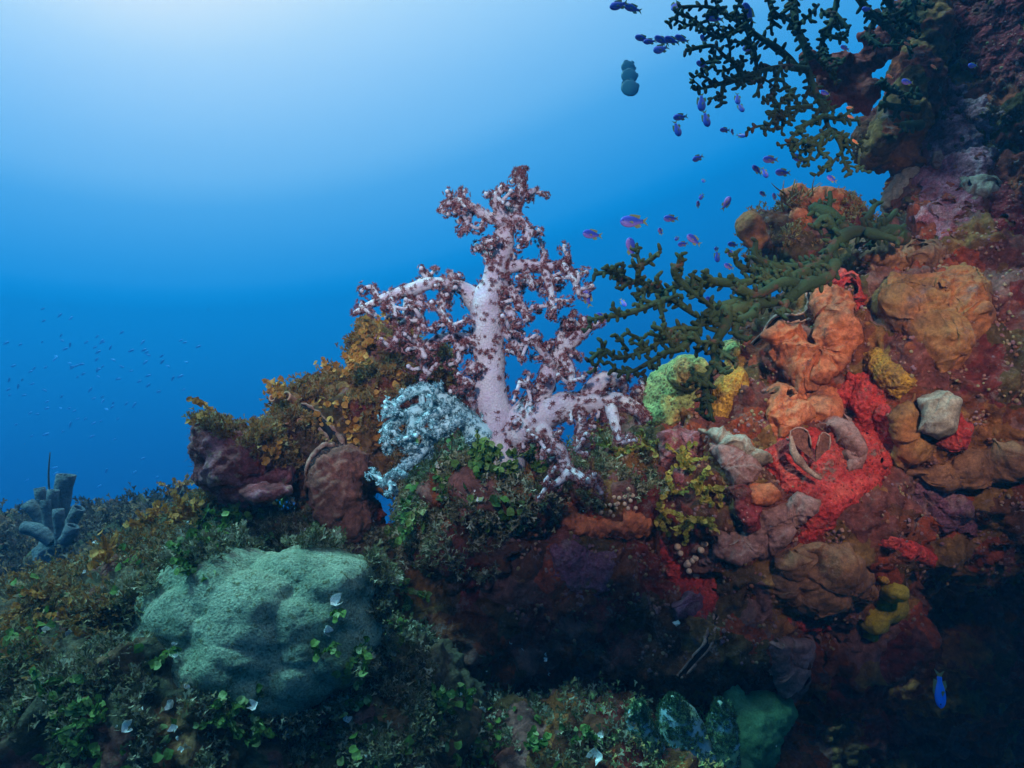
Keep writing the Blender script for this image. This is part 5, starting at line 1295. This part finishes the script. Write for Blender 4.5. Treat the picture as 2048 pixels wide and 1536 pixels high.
# ------------------------------------------------------------------ fish
def fish_parts(L_, H_, W_, body_mat, fin_mat, fork=0.5, deep=0.0):
    """unit fish pointing to -x, z up; parts share one origin"""
    K, R = 19, 12; V = []; rnd = H_ > .4
    for i in range(K):
        s = i / (K - 1); x = -0.5 + s * (0.94 if rnd else 0.82)
        h = H_ * (math.sin(math.pi * min(1, s * 1.02) ** 0.72) ** 0.75 if s < 0.98 else 0.0)
        h = max(h, 0.02 + 0.05 * (s > 0.6) + 0.02 * H_); 
        if rnd: h = H_ * math.sqrt(max(0.0, 1 - (2 * s - 1) ** 2)) + 0.01
        if s > 0.8 and not rnd: h = max(h, 0.07 * (H_ / 0.3))
        if i == 0: h = 0.008
        wv = h * W_ / H_ * (1 - 0.5 * s)
        for k in range(R):
            a = 2 * math.pi * k / R; V.append([x, wv * math.cos(a), h * math.sin(a)])
    Fc = [(i * R + k, i * R + (k + 1) % R, (i + 1) * R + (k + 1) % R, (i + 1) * R + k) for i in range(K - 1) for k in range(R)]
    Fc += [tuple(range(R))[::-1], tuple((K - 1) * R + k for k in range(R))]
    def slab(outline, th=0.008):
        o = np.array(outline, float); n = len(o)
        a = np.array([[x, th, z] for x, z in o]); b = np.array([[x, -th, z] for x, z in o])
        return np.vstack([a, b]), [tuple(range(n)), tuple(range(2 * n - 1, n - 1, -1))] + [(k, n + k, n + (k + 1) % n, (k + 1) % n) for k in range(n)]
    q = H_ / 0.28
    if rnd:
        return [('body', (np.array(V), Fc), body_mat), ('tail_fin', slab([(0.36, 0.05), (0.5, 0.14), (0.53, 0), (0.5, -0.14), (0.36, -0.05)]), fin_mat),
                ('dorsal_fin', slab([(0.0, .44), (0.2, .46), (0.34, .36), (0.3, .28), (0.1, .4)]), fin_mat), ('anal_fin', slab([(0.0, -.44), (0.2, -.46), (0.34, -.36), (0.3, -.28), (0.1, -.4)]), fin_mat)]
    tail = slab([(0.26, 0.03), (0.36, 0.07), (0.5, 0.17 * q ** .3), (0.43, 0.04), (0.40, 0), (0.43, -0.04), (0.5, -0.17 * q ** .3), (0.36, -0.07), (0.26, -0.03)])
    dors = slab([(-0.22, H_ * 0.82), (-0.1, H_ * 1.22), (0.08, H_ * 1.15), (0.24, H_ * (1.0 + deep)), (0.2, H_ * 0.42), (0.0, H_ * .75)])
    anal = slab([(-0.02, -H_ * 0.8), (0.1, -H_ * 1.18), (0.25, -H_ * (0.95 + deep)), (0.2, -H_ * 0.4)])
    pect = slab([(-0.2, -0.02), (-0.06, -0.09), (-0.04, -0.03), (-0.1, 0.01)], 0.004)
    ey = [ICO1[0] * 0.022 + [-0.40, s * W_ * 0.55, H_ * 0.18] for s in (1, -1)]
    return [('body', (np.array(V), Fc), body_mat), ('tail_fin', tail, fin_mat), ('dorsal_fin', dors, fin_mat), ('anal_fin', anal, fin_mat),
            ('pectoral_fin', (pect[0] + [0, -W_ * 0.9, 0], pect[1]), fin_mat), ('eye', (np.vstack(ey), ICO1[1] + [tuple(i + len(ICO1[0]) for i in f) for f in ICO1[1]]), M['eye'])]
_fish_mesh = {}
def fish(kind, px, py, d, length, ang, yaw, label, group, cat='fish', name='damselfish'):
    """length in photo px, ang: turn in the picture plane, degrees (0 heads left, positive tips the head down), yaw: turn towards the camera"""
    if kind not in _fish_mesh:
        spec = {'dam': (1, .20, .075, M['fish'], M['fin']), 'bat': (1, .44, .05, M['bat'], M['bat'], .5, .0), 'dark': (1, .15, .07, M['fishhaze'], M['fishhaze']),
                'blue': (1, .165, .08, M['fishblue'], M['fin']), 'orange': (1, .15, .07, M['fishor'], M['fin'])}[kind]
        res = []
        for nm, (V, Fc), mt in fish_parts(*spec):
            me = bpy.data.meshes.new(nm); me.from_pydata(np.asarray(V).tolist(), [], Fc); me.materials.append(mt)
            if nm in ('body', 'eye'): me.polygons.foreach_set('use_smooth', [True] * len(me.polygons))
            me.update(); res.append((nm, me))
        _fish_mesh[kind] = res
    root = empty(name, P(px, py, d)); s = length / F * d
    root.scale = (s, s, s)
    root.rotation_euler = (0, -math.radians(ang), 0)
    root.rotation_euler = (Matrix.Rotation(math.radians(-ang), 3, 'Y') @ Matrix.Rotation(math.radians(yaw), 3, 'Z')).to_euler()
    for nm, me in (_fish_mesh[kind] if kind != 'dark' else _fish_mesh[kind][:4]):
        o = bpy.data.objects.new(nm, me); C.objects.link(o); o.parent = root
    tag(root, label, cat, group)
    return root
GD = 'small violet blue damselfish near the tree corals'
for (px, py, L_, a, yw, lab) in [
    (1268, 443, 56, 2, 10, 'largest violet pink damselfish, swimming left above the lower tree coral'),
    (1185, 469, 42, -4, 20, 'violet damselfish nearest the white soft coral top, swimming left'),
    (1263, 497, 44, -72, 20, 'violet damselfish with yellow tail heading up, below the largest one'),
    (1342, 437, 32, 3, 15, 'small blue damselfish just right of the largest one'),
    (1321, 463, 22, -40, 50, 'tiny rounded damselfish turning away, below and right of the largest one'),
    (1354, 477, 18, 40, 40, 'tiny dark damselfish, upper one of a trio over the tree coral'),
    (1366, 488, 24, 12, 20, 'dark damselfish in the middle of the trio over the tree coral'),
    (1388, 480, 36, -30, 20, 'long blue damselfish tilted up to the right, right of the trio'),
    (1452, 407, 30, -120, 10, 'dark blue damselfish with yellow tail, heading up below the water gap'),
    (1403, 393, 20, 55, 30, 'tiny dark damselfish halfway down the open water'),
    (1396, 409, 16, -80, 30, 'faint blue damselfish just below a tiny dark one'),
    (1407, 361, 18, 60, 50, 'tiny damselfish with spread fins in mid water'),
    (1396, 316, 28, 28, 20, 'thin damselfish slanting down right in mid water'),
    (1361, 234, 32, 12, 15, 'violet damselfish heading left, above a vertical one'),
    (1354, 257, 34, 104, 10, 'violet damselfish diving straight down under a level one'),
    (1412, 237, 36, 100, 10, 'blue damselfish diving down, middle of three vertical ones'),
    (1403, 204, 40, 88, 10, 'long dark blue damselfish hanging vertical below the left twig of the top coral'),
    (1450, 260, 24, 5, 20, 'dark damselfish at the left of a tight group of three'),
    (1465, 264, 22, -10, 60, 'damselfish in the middle of a tight group of three'),
    (1482, 271, 20, 160, 30, 'dark damselfish at the right of a tight group of three'),
    (1475, 197, 28, 86, 20, 'slim damselfish hanging vertical under the top tree coral'),
    (1481, 214, 26, 110, 20, 'second slim vertical damselfish, just under another'),
    (1541, 319, 34, 4, 15, 'violet damselfish heading left, above a pair near the outcrop'),
    (1514, 340, 26, -38, 15, 'plump damselfish tilted up, left of the pair above the outcrop'),
    (1529, 345, 26, 106, 20, 'damselfish diving, right of the plump one above the outcrop'),
    (1566, 345, 34, 2, 15, 'violet damselfish heading left, just above the outcrop hydroid'),
    (1598, 318, 34, -25, 15, 'damselfish partly behind the lowest twigs of the top tree coral'),
    (1526, 388, 20, -18, 30, 'small dark damselfish left of the outcrop hydroid'),
    (1549, 394, 18, -60, 30, 'small dark damselfish touching the outcrop hydroid'),
    (1664, 358, 26, -20, 20, 'pale damselfish just above the orange leather coral'),
    (1466, 489, 24, -4, 20, 'dark round damselfish left of the ball sponge'),
    (1494, 490, 20, 0, 20, 'dark damselfish tucked under the ball sponge'),
    (1433, 497, 16, 20, 40, 'tiny dark damselfish just above a vertical blue one'),
    (1434, 512, 26, 92, 10, 'bright blue damselfish diving vertical above the tree coral'),
    (1463, 508, 26, -30, 20, 'blue damselfish behind the upper twigs of the lower tree coral'),
    (1458, 533, 24, -20, 20, 'blue damselfish low behind the lower tree coral'),
    (1175, 596, 38, -72, 10, 'dark violet damselfish with yellow tail beside the right arm of the white soft coral'),
    (1246, 605, 22, 118, 30, 'small bright blue damselfish under the leftmost twig of the lower tree coral'),
    (1203, 632, 24, -20, 20, 'blue damselfish behind a left twig of the lower tree coral'),
    (1420, 600, 22, -30, 20, 'blue damselfish seen through the middle of the lower tree coral'),
    (899, 743, 26, 18, 20, 'lone dark damselfish behind the left arms of the white soft coral'),
    (1238, 10, 42, 24, 15, 'long blue fish slanting down, at the top edge left of the tree coral'),
    (1266, 17, 38, -10, 15, 'blue fish level, just under the slanting one at the top edge'),
    (1285, 77, 32, -6, 15, 'blue fish at the left end of a chain of fish'),
    (1300, 83, 28, 12, 15, 'second blue violet fish in the chain, slightly lower'),
    (1324, 81, 34, -18, 15, 'third violet fish in the chain, tilted up'),
    (1344, 81, 34, -12, 15, 'fourth violet fish in the chain'),
    (1364, 78, 32, -14, 15, 'pale blue fish at the right end of the chain'),
    (1322, 98, 40, 28, 25, 'slim pale blue fish slanting down right, under the chain'),
    (1351, 12, 36, 62, 30, 'blue fish overlapping the topmost left twig of the top tree coral'),
    (1429, 36, 42, -4, 15, 'pale blue fish behind the top left limb of the top tree coral'),
    (1497, 28, 46, -56, 20, 'large pale blue fish overlapping the thick limb at the top edge'),
    (1406, 130, 30, -18, 15, 'blue fish behind the middle left twig of the top tree coral'),
    (1500, 96, 34, 14, 15, 'violet fish crossing the middle of the top tree coral'),
    (1408, 80, 24, -50, 20, 'small pale fish between two left twigs of the top tree coral'),
    (1734, 18, 26, 14, 20, 'deep blue damselfish before the dark coral near the top corner'),
    (1815, 164, 30, 2, 20, 'deep blue damselfish before the dark hanging rock'),
    (1946, 131, 26, 12, 20, 'deep blue damselfish against the upper wall'),
    (1651, 186, 24, -6, 20, 'deep blue damselfish in front of the rusty fan sponge'),
    (1690, 96, 22, -10, 20, 'deep blue damselfish above the rusty fan sponge'),
]:
    dd = RNG.uniform(2.5, 3.4) if px < 1600 else RNG.uniform(2.0, 2.2)
    if px > 1780: dd = 2.1
    fish('dam', px, py, dd, L_ * 1.05, a, yw, lab, GD)
for (px, py, a, lab) in [(1711, 284, -25, 'orange fish by the lowest tips of the top tree coral'), (1702, 234, -8, 'orange fish above the lowest tips of the top tree coral'), (1757, 22, -12, 'orange fish near the top edge by the rusty fan'),
                         (1780, 153, -14, 'orange fish before the hanging rock'), (1868, 134, -20, 'orange fish on the upper wall'), (1700, 215, 10, 'orange fish left of the hanging rock'), (1815, 88, -10, 'orange fish right of the dense corner coral'), (1850, 4, 0, 'orange fish at the very top edge')]:
    fish('orange', px, py, 2.1, 19, a, 20, lab, 'tiny orange fish near the wall', name='orange_fish')
for (px, py, L_, d, an, lab) in [(1257, 134, 32, 6.6, 50, 'topmost of the three round dark fish'), (1259, 151, 37, 6.0, 65, 'middle of the three round dark fish, overlapped by the lowest'), (1260, 175, 40, 5.4, 78, 'lowest and darkest of the three round fish')]:
    fish('bat', px, py, d, L_, an, 12, lab, 'three round dark fish stacked in open water', name='spadefish')
fish('blue', 1880, 1378, 2.3, 74, 78, 25, 'bright electric blue fish diving in the dark recess', None, name='damselfish')
# distant school, behind the reef edge at the left
r2 = np.random.default_rng(21)
seen = [(119, 631), (141, 637), (122, 671), (140, 690), (124, 681), (172, 685), (194, 673), (243, 665), (84, 684), (12, 686), (112, 713), (193, 719), (205, 733), (243, 733), (262, 742), (90, 735), (61, 743), (18, 760), (64, 768), (36, 773),
        (236, 758), (278, 763), (296, 771), (19, 790), (89, 780), (180, 780), (187, 797), (205, 803), (252, 808), (268, 810), (226, 806), (93, 817), (74, 828), (148, 822), (290, 725), (360, 753), (87, 642), (85, 618)]
for k in range(110):
    if k < len(seen): x, y = seen[k]
    else: x, y = r2.uniform(0, 400), min(1000, 620 + abs(r2.normal()) * 160 + 60)
    if k >= len(seen) and (x > 330 and y > 790): x -= 150
    fish('dark', x, y, r2.uniform(14, 20), r2.uniform(9, 15), r2.choice([28, 24, 34, 20, 55, -20]) + r2.normal() * 6, r2.uniform(150, 200), 'tiny dark fish of the distant school in the blue water at left', 'distant school of tiny fish', name='school_fish')

r3 = np.random.default_rng(5)
pp = np.array([P(r3.uniform(-100, 2150), r3.uniform(560, 1500), d) for d in r3.uniform(0.9, 3.5, 150) ** 1.0])
V, Fc = inst(ICO1[0], ICO1[1], frame_mats(pp, r3.normal(size=pp.shape), r3.uniform(0.0003, 0.0008, len(pp))))
M['snow'] = material('drifting_specks', [(0.3, (0.22, 0.27, 0.28)), (0.7, (0.35, 0.4, 0.4))], 20, bump=0)
tag(build('marine_snow', V, Fc, M['snow']), 'tiny pale specks drifting in the water', 'particles', kind='stuff')
# ------------------------------------------------------------------ water haze
bx = MB(); x0, x1, y0, y1, z0, z1 = -26, 26, -5, 22, -17, 9
bx.add([(x, y, z) for x in (x0, x1) for y in (y0, y1) for z in (z0, z1)], [(0, 1, 3, 2), (4, 6, 7, 5), (0, 4, 5, 1), (2, 3, 7, 6), (0, 2, 6, 4), (1, 5, 7, 3)])
hm = bpy.data.materials.new('haze'); hm.use_nodes = True
t = hm.node_tree; t.nodes.remove(t.nodes['Principled BSDF'])
pv = t.nodes.new('ShaderNodeVolumePrincipled'); pv.inputs['Density'].default_value = 0.016
pv.inputs['Color'].default_value = (0.05, 0.45, 0.95, 1); pv.inputs['Anisotropy'].default_value = 0.3
t.links.new(pv.outputs[0], t.nodes['Material Output'].inputs['Volume'])
hz = bx.build('haze', hm, smooth=False); tag(hz, kind='stuff')
